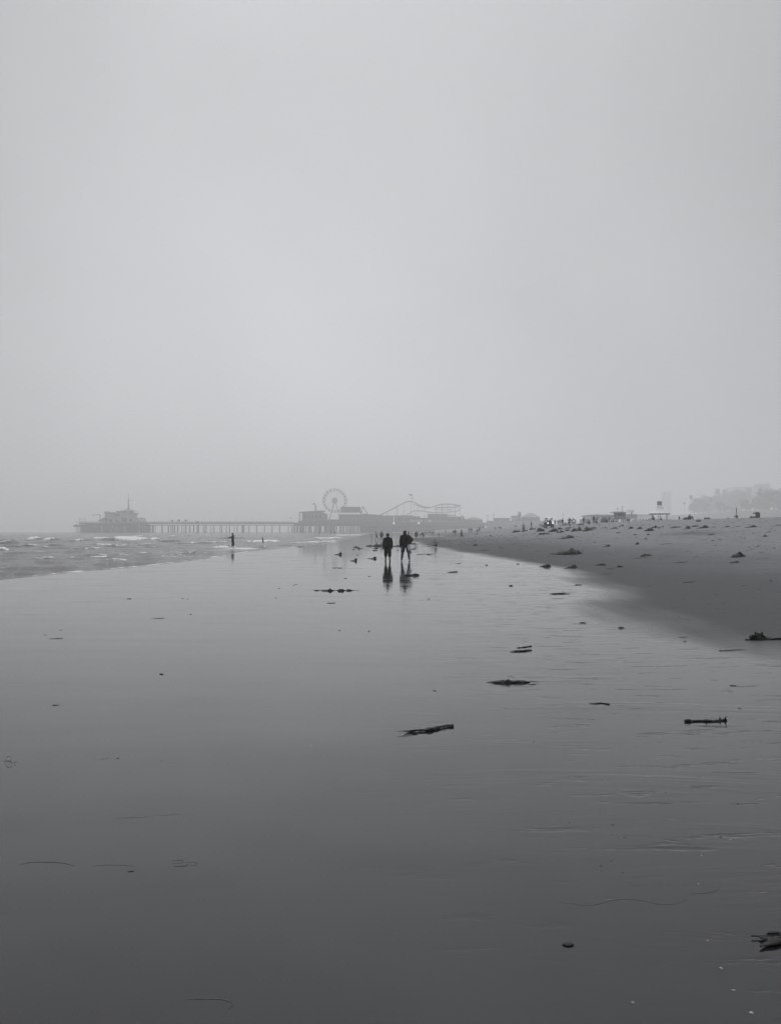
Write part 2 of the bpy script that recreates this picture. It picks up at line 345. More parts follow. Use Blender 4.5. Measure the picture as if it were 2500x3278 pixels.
def patch(u0, u1, v0, v1, amt):
    global foam
    c0, c1 = sea_pt((u0 + u1) / 2, v1), sea_pt((u0 + u1) / 2, v0)
    yc, hy = (c0[1] + c1[1]) / 2, (c1[1] - c0[1]) / 2
    uu = XS / np.maximum(YS, 1) * F_PX + 1250
    e = np.clip(1 - ((uu - (u0 + u1) / 2) / ((u1 - u0) / 2)) ** 2, 0, 1) * np.clip(1 - ((YS - yc) / hy) ** 2, 0, 1)
    foam = np.maximum(foam, np.where(YS > 1, amt * np.sqrt(e) * (.6 + .8 * fn2), 0))
patch(640, 850, 1750, 1768, .75); patch(420, 700, 1766, 1788, .5); patch(130, 420, 1812, 1834, .3); patch(950, 1110, 1722, 1742, .45)
foam = np.clip(foam, 0, 1)
me = grid_mesh('sea', XS, YS, ZS, dict(foam=foam))
me.flip_normals()
sea = struct(put('sea', me))
m = bpy.data.materials.new('sea_water'); m.use_nodes = True; nt = m.node_tree; nd, lk = nt.nodes, nt.links; bs = nd['Principled BSDF']
A_f = attr('foam')
fo = maprange(mm('ADD', A_f, mm('MULTIPLY', mm('SUBTRACT', noise(3.2, (1, .45, 1), 6, .72), .5), 2.0)), .36, .66, 0.0, 1.0)
mx = N(nd, 'ShaderNodeMix', data_type='RGBA'); lk.new(fo, mx.inputs[0]); mx.inputs[6].default_value = grey(.035); mx.inputs[7].default_value = grey(.62)
lk.new(mx.outputs[2], bs.inputs['Base Color'])
lk.new(mm('ADD', mm('MULTIPLY', fo, .7), .10), bs.inputs['Roughness']); bs.inputs['IOR'].default_value = 1.33
wv = mm('ADD', mm('MULTIPLY', noise(1.0, (.45, 1.0, 1), 6, .62, .6), .38), mm('MULTIPLY', noise(9, (1, 1, 1), 3), .02))
deep = maprange(mm('MULTIPLY', attr('foam'), -1.0), -1, 0, 1, 1)
bp = N(nd, 'ShaderNodeBump'); bp.inputs['Strength'].default_value = 1.0; bp.inputs['Distance'].default_value = 1.0
lk.new(wv, bp.inputs['Height']); lk.new(bp.outputs[0], bs.inputs['Normal'])
sea.data.materials.append(m)

# ------------------------------------------------------------------ haze: one closed box of even fog round everything
hz = MB().box((0, 1600, 50.3), (2 * FAR + 40, 4040, 107.4))
haze = put('haze', hz); haze['kind'] = 'stuff'
m = bpy.data.materials.new('haze'); m.use_nodes = True; nt = m.node_tree; nt.nodes.clear()
o_ = nt.nodes.new('ShaderNodeOutputMaterial'); pv = nt.nodes.new('ShaderNodeVolumePrincipled')
pv.inputs['Color'].default_value = (.985, .99, 1.0, 1); pv.inputs['Density'].default_value = .00112; pv.inputs['Anisotropy'].default_value = .55
nt.links.new(pv.outputs[0], o_.inputs['Volume']); haze.data.materials.append(m)
# ------------------------------------------------------------------ the pier, seen across its length
PY = 784.0; KP = PY / F_PX
def px(u, y=PY): return (u - 1250) / F_PX * y
def pz(v, y=PY): return at(1250, v, y).z
DECK = pz(1672.5); UNDER = pz(1681.5); SEA0 = -0.6
pier = thing('pier', 'long timber pier on many piles reaching into the foggy sea', 'pier', (px(900), PY, 0))
PO = Vector((px(900), PY, 0))
def sub(name, mb, m, parent, org): 
    mb.v = [(x - org[0], y - org[1], z - org[2]) for x, y, z in mb.v]; return put(name, mb, m, parent)
d1 = MB(); d1.box(((px(445) + px(940)) / 2, PY + 5, (DECK + UNDER) / 2 + .7), (px(940) - px(445), 9, DECK - UNDER - 1.2))
d1.box(((px(252) + px(445)) / 2, PY + 17, (DECK + UNDER) / 2 + .4), (px(445) - px(252), 34, DECK - UNDER - .8))
d1.box(((px(940) + px(1580)) / 2, PY + 32, (DECK + UNDER) / 2 - .3), (px(1580) - px(940), 64, DECK - UNDER + .2))
sub('deck', d1, M['deck'], pier, PO)
d2 = MB()
for yy in (PY + .8, PY + 9): d2.box(((px(445) + px(940)) / 2, yy, UNDER + .2), (px(940) - px(445), .5, .7))
d2.box(((px(256) + px(440)) / 2, PY + .3, UNDER + .1), (px(440) - px(256), .5, .9))
sub('beam', d2, M['timber_dark'], pier, PO)
for a, b in ((238, 300), (300, 445), (445, 560), (560, 700), (700, 820), (820, 940)):
    r = MB(); n = max(3, int((px(b) - px(a)) / 2.4))
    for i in range(n + 1): r.box((px(a) + (px(b) - px(a)) * i / n, PY + .35, DECK + .58), (.14, .14, 1.16))
    for zz in (.45, .8, 1.15): r.box(((px(a) + px(b)) / 2, PY + .35, DECK + zz), (px(b) - px(a), .09, .1))
    sub('railing', r, M['timber'], pier, PO)
lowd = MB().box((px(244), PY + 6, pz(1684)), (px(254) - px(235), 12, 1.6)); lowd.box((px(241), PY + 2, pz(1681)), (2.4, 3, 1.2)); sub('landing', lowd, M['timber_dark'], pier, PO)
def pile_mesh(r, h):
    mb = MB().tube([(0, 0, 0), (0, 0, h * .5), (0, 0, h)], [r * 1.08, r, r * .95], 8); return mb.mesh('pile', True)
PILE = {r: pile_mesh(r, UNDER - SEA0 + .1) for r in (.26, .38, .52)}
for q in PILE.values(): q.materials.append(M['timber_dark'])
def pile(u, dy, r, lean=0.0, dx=0.0):
    o = put('pile', PILE[r], None, pier); x = px(u) + dx; z0 = min(SEA0, gz(x, PY + dy) - .3) if x < 0 else gz(x, PY + dy) - .3
    h = UNDER - SEA0 + .1
    o.location = (x - PO.x, PY + dy - PO.y, z0); o.scale = (1, 1, (UNDER + .1 - z0) / h); o.rotation_euler = (RNG.normal(0, .006), lean, 0)
for x in (25, 45, 75, 85, 115, 142, 170, 190, 218, 240, 270, 292, 320, 340, 370, 380, 420, 438, 478, 520, 577, 638, 676, 718, 777, 820, 875, 920, 930, 960, 1028, 1125, 1225, 1323, 1422, 1520):
    thick = x in (75, 115, 218, 270, 320, 370, 380, 478, 577, 676, 777, 875, 960, 1028, 1125, 1225, 1323, 1422)
    pile(540 + x / 4, 1.2 if thick else 8.2, .52 if thick else .38)
for x in (1165, 1205, 1225, 1240, 1268, 1330, 1345, 1383, 1450, 1468, 1495, 1560, 1575, 1615, 1637): pile(200 + x / 4.667, 1.2 if x % 2 else 7, .38)
for x in (190, 207, 222): pile(200 + x / 4.667, 3, .26)
gaps = (302, 325.5, 350, 374.5, 400.5, 425)
for row, dy in enumerate((1, 8, 15, 22, 30)):
    u = 256 + row * .7
    while u < 462:
        g = min(abs(u - q) for q in gaps)
        if g > 4.2 - .55 * row: pile(u, dy, .52 if row < 2 else .38)
        u += 3.9 + .5 * row if u < 440 else 5.5
for q in gaps:
    b = MB(); H = UNDER - SEA0
    for s in (-1, 1):
        b.tube([(px(q + s * 1.2), PY + 4, UNDER), (px(q + s * 4.5), PY + 4, SEA0)], .3, 6); b.tube([(px(q + s * 3.5), PY + 11, UNDER), (px(q + s * .8), PY + 11, SEA0)], .22, 6)
    sub('brace', b, M['timber_dark'], pier, PO)
u = 934.0; i = 0
while u < 1258:
    if not any(abs(u - q) < 1.6 for q in (941.5, 949, 969, 984.8, 997, 1004, 1010, 1029, 1033, 1081.5, 1107.5, 1112, 1135)):
        pile(u, (1.5, 9, 20)[i % 3], (.52, .52, .38)[i % 3]); 
    u += 2.5 + RNG.random() * 1.3; i += 1
wl_ = MB()
for a, b, v0, v1 in ((1150, 1290, 1690, 1681), (1290, 1450, 1690, 1681), (1450, 1560, 1688, 1681)): wl_.box(((px(a) + px(b)) / 2, PY + 34, (pz(v0) + pz(v1)) / 2 - 2), (px(b) - px(a), .5, pz(v1) - pz(v0) + 5))
sub('skirt_wall', wl_, M['timber_dark'], pier, PO)

def part(name, m, parent, org, fn):
    mb = MB(); fn(mb); return sub(name, mb, m, parent, org)
def B(mb, u0, u1, v0, v1, y0, dep, taper=1.0):       # a block given by its outline in the photograph and its depth
    y = y0; mb.box(((px(u0, y) + px(u1, y)) / 2, y + dep / 2, (pz(v0, y) + pz(v1, y)) / 2), (abs(px(u1, y) - px(u0, y)), dep, abs(pz(v1, y) - pz(v0, y))), 0, taper); return mb

# restaurant at the pier's sea end
def c2(x, y): return 200 + x / 4.667, 1560 + y / 4.667
o = Vector((px(372), PY + 6, DECK)); rs = thing('pier_restaurant', 'stepped pale building with a spire on the sea end of the pier', 'building', o)
y0 = PY + 6
part('lower_storey', M['pale'], rs, o, lambda q: q.prism([(px(c2(560, 0)[0]), DECK), (px(c2(1120, 0)[0]), DECK), (px(c2(1105, 0)[0]), pz(c2(0, 450)[1])), (px(c2(620, 0)[0]), pz(c2(0, 440)[1])), (px(c2(545, 0)[0]), pz(c2(0, 490)[1]))], y0, y0 + 24))
part('awning', M['wall'], rs, o, lambda q: q.prism([(px(c2(495, 0)[0]), pz(c2(0, 500)[1])), (px(c2(640, 0)[0]), pz(c2(0, 430)[1])), (px(c2(640, 0)[0]), pz(c2(0, 445)[1])), (px(c2(520, 0)[0]), pz(c2(0, 505)[1]))], y0 - 2, y0 + 22))
part('upper_storey', M['pale'], rs, o, lambda q: B(q, c2(630, 0)[0], c2(1030, 0)[0], c2(0, 450)[1], c2(0, 388)[1], y0 + 2, 18))
part('flat_roof', M['roof'], rs, o, lambda q: B(q, c2(622, 0)[0], c2(770, 0)[0], c2(0, 392)[1], c2(0, 372)[1], y0, 20))
part('roof_overhang', M['roof'], rs, o, lambda q: (B(q, c2(1000, 0)[0], c2(1062, 0)[0], c2(0, 390)[1], c2(0, 377)[1], y0, 18), B(q, c2(1028, 0)[0], c2(1036, 0)[0], c2(0, 450)[1], c2(0, 390)[1], y0 + 1, 1)))
part('roof_parapet', M['wall'], rs, o, lambda q: B(q, c2(625, 0)[0], c2(655, 0)[0], c2(0, 372)[1], c2(0, 360)[1], y0 + .3, 10))
part('cupola', M['pale'], rs, o, lambda q: B(q, c2(800, 0)[0], c2(995, 0)[0], c2(0, 388)[1], c2(0, 350)[1], y0 + 4, 14))
part('cupola_roof', M['roof'], rs, o, lambda q: q.add([(px(c2(790, 0)[0]), y0 + 3, pz(c2(0, 350)[1])), (px(c2(1005, 0)[0]), y0 + 3, pz(c2(0, 350)[1])), (px(c2(1005, 0)[0]), y0 + 19, pz(c2(0, 350)[1])), (px(c2(790, 0)[0]), y0 + 19, pz(c2(0, 350)[1])),
     (px(c2(875, 0)[0]), y0 + 9, pz(c2(0, 318)[1])), (px(c2(925, 0)[0]), y0 + 9, pz(c2(0, 318)[1])), (px(c2(925, 0)[0]), y0 + 13, pz(c2(0, 318)[1])), (px(c2(875, 0)[0]), y0 + 13, pz(c2(0, 318)[1]))],
     [(3, 2, 1, 0), (4, 5, 6, 7), (0, 1, 5, 4), (1, 2, 6, 5), (2, 3, 7, 6), (3, 0, 4, 7)]))
part('spire', M['steel'], rs, o, lambda q: q.tube([(px(c2(900, 0)[0]), y0 + 11, pz(c2(0, 320)[1])), (px(c2(900, 0)[0]), y0 + 11, pz(c2(0, 185)[1])), (px(c2(900, 0)[0]), y0 + 11, pz(c2(0, 80)[1]))], [1.1, .42, .12], 8))
part('spire_crossarm', M['steel'], rs, o, lambda q: q.box((px(c2(915, 0)[0]), y0 + 11, pz(c2(0, 185)[1])), (7, .25, .25)))
for a, b, c, e in ((890, 957, 520, 455), (780, 812, 432, 392), (818, 850, 432, 392), (700, 740, 520, 480), (790, 830, 520, 480), (1000, 1040, 505, 470), (640, 675, 500, 470), (900, 940, 375, 358)):
    part('window', M['glass'], rs, o, lambda q: B(q, c2(a, 0)[0], c2(b, 0)[0], c2(0, c)[1], c2(0, e)[1], (y0 if c > 440 else y0 + 2 if c > 380 else y0 + 4) - .12, .3))
o = Vector((px(316), PY + 4, DECK)); cr = thing('davit_crane', 'thin hoist arm standing left of the spired pier building', 'crane', o)
part('post', M['steel'], cr, o, lambda q: q.tube([(px(316), PY + 4, DECK), (px(316.5), PY + 4, pz(1646.8))], [.55, .4], 8))
part('arm', M['steel'], cr, o, lambda q: q.tube([(px(317), PY + 4, pz(1647.5)), (px(292), PY + 4, pz(1648))], [.45, .3], 8))
part('hook', M['steel'], cr, o, lambda q: q.tube([(px(292.3), PY + 4, pz(1648)), (px(293), PY + 4, pz(1652)), (px(296), PY + 4, pz(1652.5))], .2, 6))
o = Vector((px(262), PY + 4, DECK)); fr = thing('railing_frame', 'open rail frame on the very tip of the pier', 'frame', o)
for uu in (250, 257, 265, 271): part('post', M['steel'], fr, o, lambda q: q.tube([(px(uu), PY + 3, DECK - 1), (px(uu), PY + 3, pz(1657))], .14, 6))
for vv in (1658, 1663, 1668): part('rail', M['steel'], fr, o, lambda q: q.tube([(px(249), PY + 3, pz(vv)), (px(276), PY + 3, pz(vv + 1))], .11, 6))

# lamp posts, shade trees, kiosks on the deck
lp = None
for i, (uu, top) in enumerate(((542, 1658), (602, 1657), (655, 1658), (709.5, 1657), (756.5, 1659), (493, 1662), (810, 1660))):
    if lp is None:
        lp = thing('street_lamp', '', 'street lamp', (px(uu), PY + 1.2, DECK), 0, 'lamp posts along the pier deck')
        a = MB().tube([(0, 0, 0), (0, 0, .6), (0, 0, 4.6)], [.2, .11, .09], 8); put('post', a, M['steel'], lp)
        a = MB().ball((0, 0, 4.85), .3, 8, 6); put('lamp_shade', a, M['wall'], lp); c = lp
    else:
        c = lp.copy(); COL.objects.link(c); c.location = (px(uu), PY + 1.2, DECK)
        for ch in list(lp.children): e = ch.copy(); COL.objects.link(e); e.parent = c
    c['label'] = 'slender lamp post on the pier deck, ' + ('third from the sea end of the row', 'fourth from the sea end of the row', 'at the middle of the row', 'above the wading fisher', 'second from the shore end', 'nearest the spired building', 'nearest the ferris wheel')[i]
def parasol(u, v0, v1, w, y, label, zb=None):
    o = Vector((px(u, y), y, DECK if zb is None else zb)); t = thing('parasol', label, 'parasol', o); h = pz(v0, y) - o.z
    put('pole', MB().tube([(0, 0, 0), (0, 0, h)], .06, 6), M['steel'], t)
    put('canopy', MB().ball((0, 0, h - .9), (w / 2, w / 2, 1.3), 12, 6, lambda x, yy, z: 1.0 if z > -.2 else .75), M['dark'], t)
for uu, vv, w, l in ((551, 1665, 2.8, 'left of three round dark shades on the pier deck'), (573, 1664, 3.4, 'middle of three round dark shades on the pier deck'), (595, 1664.5, 3.2, 'right of three round dark shades on the pier deck'), (633, 1669, 3.4, 'low wide dark shade on the pier, right of the round three')):
    parasol(uu, vv, 1672, w, PY + 4, l)
# ferris wheel
WC = Vector((px(1068.5), PY + 14, pz(1600.8))); WR = 12.4
fw = thing('ferris_wheel', 'tall pale ferris wheel with gondolas above the pier', 'ferris wheel', WC)
for yy in (-.9, .9):
    put('rim', MB().tube([(WR * math.cos(a), yy, WR * math.sin(a)) for a in np.linspace(0, 2 * math.pi, 73)], .26, 6), M['steel_white'], fw)
    put('inner_rim', MB().tube([(9.9 * math.cos(a), yy, 9.9 * math.sin(a)) for a in np.linspace(0, 2 * math.pi, 61)], .13, 6), M['steel_white'], fw)
spm = MB().tube([(0, 0, .8), (0, 0, WR)], .07, 5).mesh('spoke'); spm.materials.append(M['steel_white'])
gm = MB(); gm.tube([(0, -.75, -.55), (0, .75, -.55)], .72, 10); gm = gm.mesh('gondola'); gm.materials.append(M['wall'])
gc = MB().ball((0, 0, .55), (.95, .95, .42), 10, 6).mesh('gondola_canopy'); gc.materials.append(M['roof'])
ge = MB()
for sx in (-.5, .5): ge.tube([(sx, 0, -.5), (sx, 0, .6)], .06, 5)
ge = ge.mesh('hanger'); ge.materials.append(M['steel'])
for k in range(20):
    a = 2 * math.pi * k / 20 + .08
    for yy in (-.9, .9):
        s_ = put('spoke', spm, None, fw); s_.location = (0, yy, 0); s_.rotation_euler = (0, a, 0)
    g = put('gondola', gm, None, fw); g.location = (11.1 * math.cos(a), 0, 11.1 * math.sin(a) - .1)
    put('gondola_canopy', gc, None, g); put('hanger', ge, None, g)
put('hub', MB().tube([(0, -1.6, 0), (0, 1.6, 0)], 1.1, 14), M['steel'], fw)
put('hub_sign', MB().tube([(0, -1.9, 0), (0, -1.65, 0)], 3.0, 20), M['steel_white'], fw)
for s in (-1, 1):
    for yy in (-2.4, 2.4): put('support_leg', MB().tube([(0, yy * .8, 0), (s * 5.6, yy, DECK + 3.2 - WC.z)], [.35, .45], 6), M['steel_white'], fw)
put('platform', MB().box((0, 0, DECK + 1.6 - WC.z), (24, 9, 3.2)), M['wall'], fw)
put('stair_rail', MB().tube([(-9, -4.4, DECK + 3.4 - WC.z), (-2, -4.4, DECK + 6.2 - WC.z), (7, -4.4, DECK + 4 - WC.z)], .15, 5), M['steel_white'], fw)

def c4(x, y): return 900 + x / 4.941, 1540 + y / 4.941
def U4(x): return c4(x, 0)[0]
def V4(y): return c4(0, y)[1]
y1 = PY + 3
o = Vector((px(1000), y1, DECK)); ar = thing('arcade_hall', 'long low hall with an open left porch below the ferris wheel', 'building', o)
part('wall', M['roof'], ar, o, lambda q: q.prism([(px(U4(325)), DECK), (px(U4(715)), DECK), (px(U4(715)), pz(V4(520))), (px(U4(640)), pz(V4(488))), (px(U4(325)), pz(V4(492)))], y1, y1 + 12))
part('porch_post', M['roof'], ar, o, lambda q: B(q, U4(286), U4(300), 1672.5, V4(492), y1, 1))
part('roof', M['timber'], ar, o, lambda q: q.prism([(px(U4(280)), pz(V4(497))), (px(U4(700)), pz(V4(480))), (px(U4(660)), pz(V4(464))), (px(U4(310)), pz(V4(484)))], y1 - 1, y1 + 13))
for a in (360, 420, 480, 540, 600): part('window', M['glass'], ar, o, lambda q: B(q, U4(a), U4(a + 34), V4(590), V4(530), y1 - .15, .4))
part('stage', M['deck'], ar, o, lambda q: B(q, U4(270), U4(715), 1674, V4(625), y1 - 1.5, 2.2))
o = Vector((px(1004.5), PY + 20, DECK)); dt = thing('drop_tower', 'thin tower ride with a capped top, left of the wheel', 'tower', o)
part('mast', M['roof'], dt, o, lambda q: q.box((px(1004.3), PY + 20, (DECK + pz(1614)) / 2), (1.3, 1.3, pz(1614) - DECK)))
part('cap', M['roof'], dt, o, lambda q: (B(q, 1001.2, 1007.6, 1615.5, 1611.6, PY + 19, 2.2), B(q, 1002.3, 1006.5, 1611.6, 1610.4, PY + 19.3, 1.5)))
o = Vector((px(1122), y1 + 4, DECK)); sh = thing('covered_hall', 'hall under one solid slab roof right of the wheel', 'building', o)
part('roof', M['roof'], sh, o, lambda q: B(q, U4(943), U4(1252), V4(478), V4(408), y1 + 4, 14, .985))
part('roof_slab', M['deck'], sh, o, lambda q: B(q, U4(930), U4(1280), V4(493), V4(484), y1 + 2, 18))
for x in (950, 985, 1025, 1062, 1100, 1140, 1180, 1240): part('post', M['wall'], sh, o, lambda q: B(q, U4(x), U4(x + 5), V4(530), V4(478), y1 + 6, .8))
part('base', M['roof'], sh, o, lambda q: B(q, U4(912), U4(1290), 1674, V4(527), y1 + 1, 20))
o = Vector((px(1162), PY + 8, DECK)); sw = thing('swing_frame', 'pointed A shaped ride frame right of the slab roofed hall', 'ride', o)
for a, b in ((1290, 1252), (1290, 1360)):
    for dy in (0, 7): part('leg', M['roof'], sw, o, lambda q: q.tube([(px(U4(a)), PY + 8 + dy * .5 + 1.7, pz(V4(398))), (px(U4(b)), PY + 8 + dy, pz(V4(520)))], .42, 6))
part('axle', M['roof'], sw, o, lambda q: q.tube([(px(U4(1290)), PY + 7, pz(V4(400))), (px(U4(1290)), PY + 16, pz(V4(400)))], .45, 8))
o = Vector((px(1230), y1, DECK)); gh = thing('games_hall', 'long plain dark hall left of the roller coaster, under its track', 'building', o)
part('wall', M['roof'], gh, o, lambda q: q.prism([(px(1159), pz(1684)), (px(1260), pz(1684)), (px(1260), pz(1650.5)), (px(1200), pz(1647)), (px(1159), pz(1644))], y1 + 1, y1 + 20))
part('sign_panel', M['paint'], gh, o, lambda q: B(q, 1224, 1238, 1651.3, 1648.8, y1 + .5, .4))
part('awning', M['deck'], gh, o, lambda q: B(q, 1165, 1255, 1672, 1669, y1 - 1, 2))

# roller coaster
def c5(x, y): return 1150 + x / 4.2, 1540 + y / 4.2
o = Vector((px(1320), PY + 30, DECK)); rc = thing('roller_coaster', 'pale roller coaster with one high hill and stacked curves', 'roller coaster', o)
def spline(pts, n=8):
    out = []
    for i in range(len(pts) - 1):
        p0 = np.array(pts[max(i - 1, 0)], float); p1 = np.array(pts[i], float); p2 = np.array(pts[i + 1], float); p3 = np.array(pts[min(i + 2, len(pts) - 1)], float)
        for k in range(n):
            t = k / n; out.append(.5 * ((2 * p1) + (-p0 + p2) * t + (2 * p0 - 5 * p1 + 4 * p2 - p3) * t * t + (-p0 + 3 * p1 - 3 * p2 + p3) * t ** 3))
    out.append(np.array(pts[-1], float)); return out
TR = [([(170, 505), (300, 440), (400, 392), (510, 335), (590, 290), (650, 268), (690, 264), (740, 275), (830, 322), (890, 341), (960, 346), (1030, 330), (1100, 306), (1160, 300), (1280, 306), (1375, 322)], 12, .42),
      ([(740, 300), (800, 318), (860, 345), (940, 352)], 22, .3), ([(1040, 350), (1115, 342), (1290, 336), (1375, 326)], 30, .5), ([(1040, 362), (1120, 372), (1290, 366)], 38, .3),
      ([(640, 445), (700, 412), (745, 390), (850, 386), (950, 404), (1040, 410), (1120, 406), (1290, 398), (1380, 382)], 30, .36), ([(1130, 450), (1220, 452), (1330, 450)], 20, .4), ([(180, 500), (250, 470), (345, 462), (480, 466), (620, 452)], 8, .3)]
for pts, dy, rr in TR:
    S = [Vector((px(c5(a, b)[0]), PY + dy, pz(c5(a, b)[1]))) for a, b in spline(pts, 6)]
    def tr(q):
        for s in (0, 1.2): q.tube([p + Vector((0, s, 0)) for p in S], rr * .55, 6)
        q.tube([p + Vector((0, .6, -.5)) for p in S], rr * .7, 6)
        for p in S[::2]: q.box((p.x, p.y + .6, p.z), (.15, 1.4, .12))
    part('track', M['steel'], rc, o, tr)
for x, t, b, dy in ((375, 404, 470, 12), (510, 337, 520, 12), (600, 288, 460, 12), (700, 266, 445, 12), (800, 310, 510, 12), (890, 342, 480, 12), (1040, 330, 440, 12), (1125, 304, 450, 12), (1210, 303, 470, 14), (1300, 308, 470, 12), (1268, 366, 470, 38), (1378, 322, 470, 20), (760, 388, 480, 30), (940, 402, 480, 30), (1070, 408, 480, 30)):
    part('support_post', M['steel_white'], rc, o, lambda q: q.tube([(px(c5(x, 0)[0]), PY + dy + .6, pz(c5(0, t)[1])), (px(c5(x, 0)[0]), PY + dy + .6, DECK - 1)], .45 if x in (1125, 1300, 510) else .25, 6))
part('curve_wall', M['steel_white'], rc, o, lambda q: q.tube([(px(c5(1372, 0)[0]), PY + 12, pz(c5(0, 322)[1])), (px(c5(1385, 0)[0]), PY + 24, pz(c5(0, 340)[1])), (px(c5(1385, 0)[0]), PY + 34, pz(c5(0, 365)[1])), (px(c5(1376, 0)[0]), PY + 31, pz(c5(0, 383)[1]))], .4, 6))
for i, (x, b, t, w) in enumerate(((678, 268, 158, 3.4), (708, 272, 203, 2.2))):
    o2 = Vector((px(c5(x, 0)[0]), PY + 14, pz(c5(0, b)[1]))); fp = thing('flagpole', ('taller', 'shorter')[i] + ' of two flags on top of the coaster hill', 'flag', o2)
    h = pz(c5(0, t)[1]) - o2.z; put('pole', MB().tube([(0, 0, 0), (0, 0, h)], .08, 6), M['steel'], fp)
    V = []; n = 6
    for k in range(n + 1):
        for zz in (0, -w * .55): V += [(w * k / n * .9, .4 * math.sin(k * 1.3), h + zz - .18 * k), (w * k / n * .9, .4 * math.sin(k * 1.3) + .05, h + zz - .18 * k)]
    Fc = []
    for k in range(n): a = 4 * k; Fc += [(a, a + 2, a + 6, a + 4), (a + 1, a + 5, a + 7, a + 3), (a, a + 4, a + 5, a + 1), (a + 2, a + 3, a + 7, a + 6)]
    put('flag', MB().add(V, Fc), M['mid'], fp)
# low buildings toward the land end
def simple(name, label, u0, u1, v0, v1, y, dep, m, roof=None, rv=0, nwin=0, cat='building', zbase=None):
    zb = DECK if zbase is None else zbase; o = Vector(((px(u0, y) + px(u1, y)) / 2, y + dep / 2, zb)); t = thing(name, label, cat, o)
    zt = pz(v1, y); w = px(u1, y) - px(u0, y)
    put('wall', MB().box((0, 0, (zt - zb) / 2), (w, dep, zt - zb)), M[m], t)
    if roof == 'hip':
        rz_ = pz(v1 - rv, y) - zb; put('roof', MB().add([(-w * .56, -dep * .56, zt - zb), (w * .56, -dep * .56, zt - zb), (w * .56, dep * .56, zt - zb), (-w * .56, dep * .56, zt - zb), (-w * .12, 0, rz_), (w * .12, 0, rz_)],
            [(0, 1, 5, 4), (1, 2, 5), (2, 3, 4, 5), (3, 0, 4), (3, 2, 1, 0)]), M['roof'], t)
    elif roof == 'flat': put('roof', MB().box((0, 0, zt - zb + .3), (w + 1, dep + 1, .6)), M['roof_pale'], t)
    elif roof == 'dark': put('roof', MB().box((0, 0, zt - zb + .3), (w + 1, dep + 1, .6)), M['roof'], t)
    for k in range(nwin): put('window', MB().box((-w / 2 + w * (k + .5) / nwin, -dep / 2 - .08, (zt - zb) * .55), (w / nwin * .5, .25, (zt - zb) * .35)), M['glass'], t)
    return t
simple('ticket_pavilion', 'block with stubby chimneys under the coaster hill', 1322, 1344, 1672, 1655, PY + 18, 12, 'roof', 'dark', 0, 3)
ch = simple('gift_shop', 'long hall with an uneven roof under the coaster curves', 1372, 1432, 1672, 1647, PY + 10, 16, 'wall', 'dark', 0, 5)
simple('seafood_house', 'low hall under the right end of the coaster', 1433, 1476, 1672, 1655, PY + 12, 16, 'wall', 'flat', 0, 4)
simple('corner_pavilion', 'pavilion with a pointed roof at the right end of the coaster', 1474, 1488, 1674, 1658, PY + 6, 9, 'roof', 'hip', 9)
simple('bait_shop', 'low flat roofed building right of the coaster on the pier', 1490, 1522, 1676, 1663, PY + 12, 14, 'wall', 'hip', 6, 3)
simple('boat_house', 'last small building on the land end of the pier', 1523, 1545, 1678, 1664, PY + 20, 14, 'wall', 'hip', 5, 2)
simple('low_gallery', 'long low gallery between the games hall and the coaster posts', 1262, 1322, 1674, 1652, PY + 22, 14, 'wall', 'dark', 0, 6)
simple('terrace_block', 'long terrace building behind the two pale awnings', 1344, 1372, 1674, 1660, PY + 24, 12, 'wall', 'dark', 0, 3)
for i, (a, b, l) in enumerate(((1312, 1329, 'left'), (1331, 1354, 'middle'), (1367, 1383, 'right'))):
    o = Vector((px((a + b) / 2), PY + 1.5, pz(1672))); aw = thing('awning', l + ' of three pale awnings on the pier front below the coaster', 'awning', o, 0, 'pale awnings on the pier front')
    w = px(b) - px(a); put('canopy', MB().prism([(-w / 2, 2.7), (w / 2, 2.7), (w / 2 - 1, 0.2), (-w / 2 + .8, 0.2)], -.3, 3), M['canvas_pale'], aw)
    put('frame', MB().box((0, 1.5, 1.3), (w * .9, .3, 2.4)), M['steel'], aw)
for i, (uu, vv) in enumerate(((1260.8, 1675.5), (1339.8, 1675.3))):
    o = Vector((px(uu), PY - .6, pz(vv))); g = thing('globe_lamp', ('left', 'right')[i] + ' bright round lamp low on the pier front', 'lamp', o, 0, 'round lamps on the pier front')
    put('globe', MB().ball((0, 0, 0), .85, 12, 8), M['globe'], g); put('bracket', MB().box((0, .7, 0), (.2, 1.0, .2)), M['steel'], g)

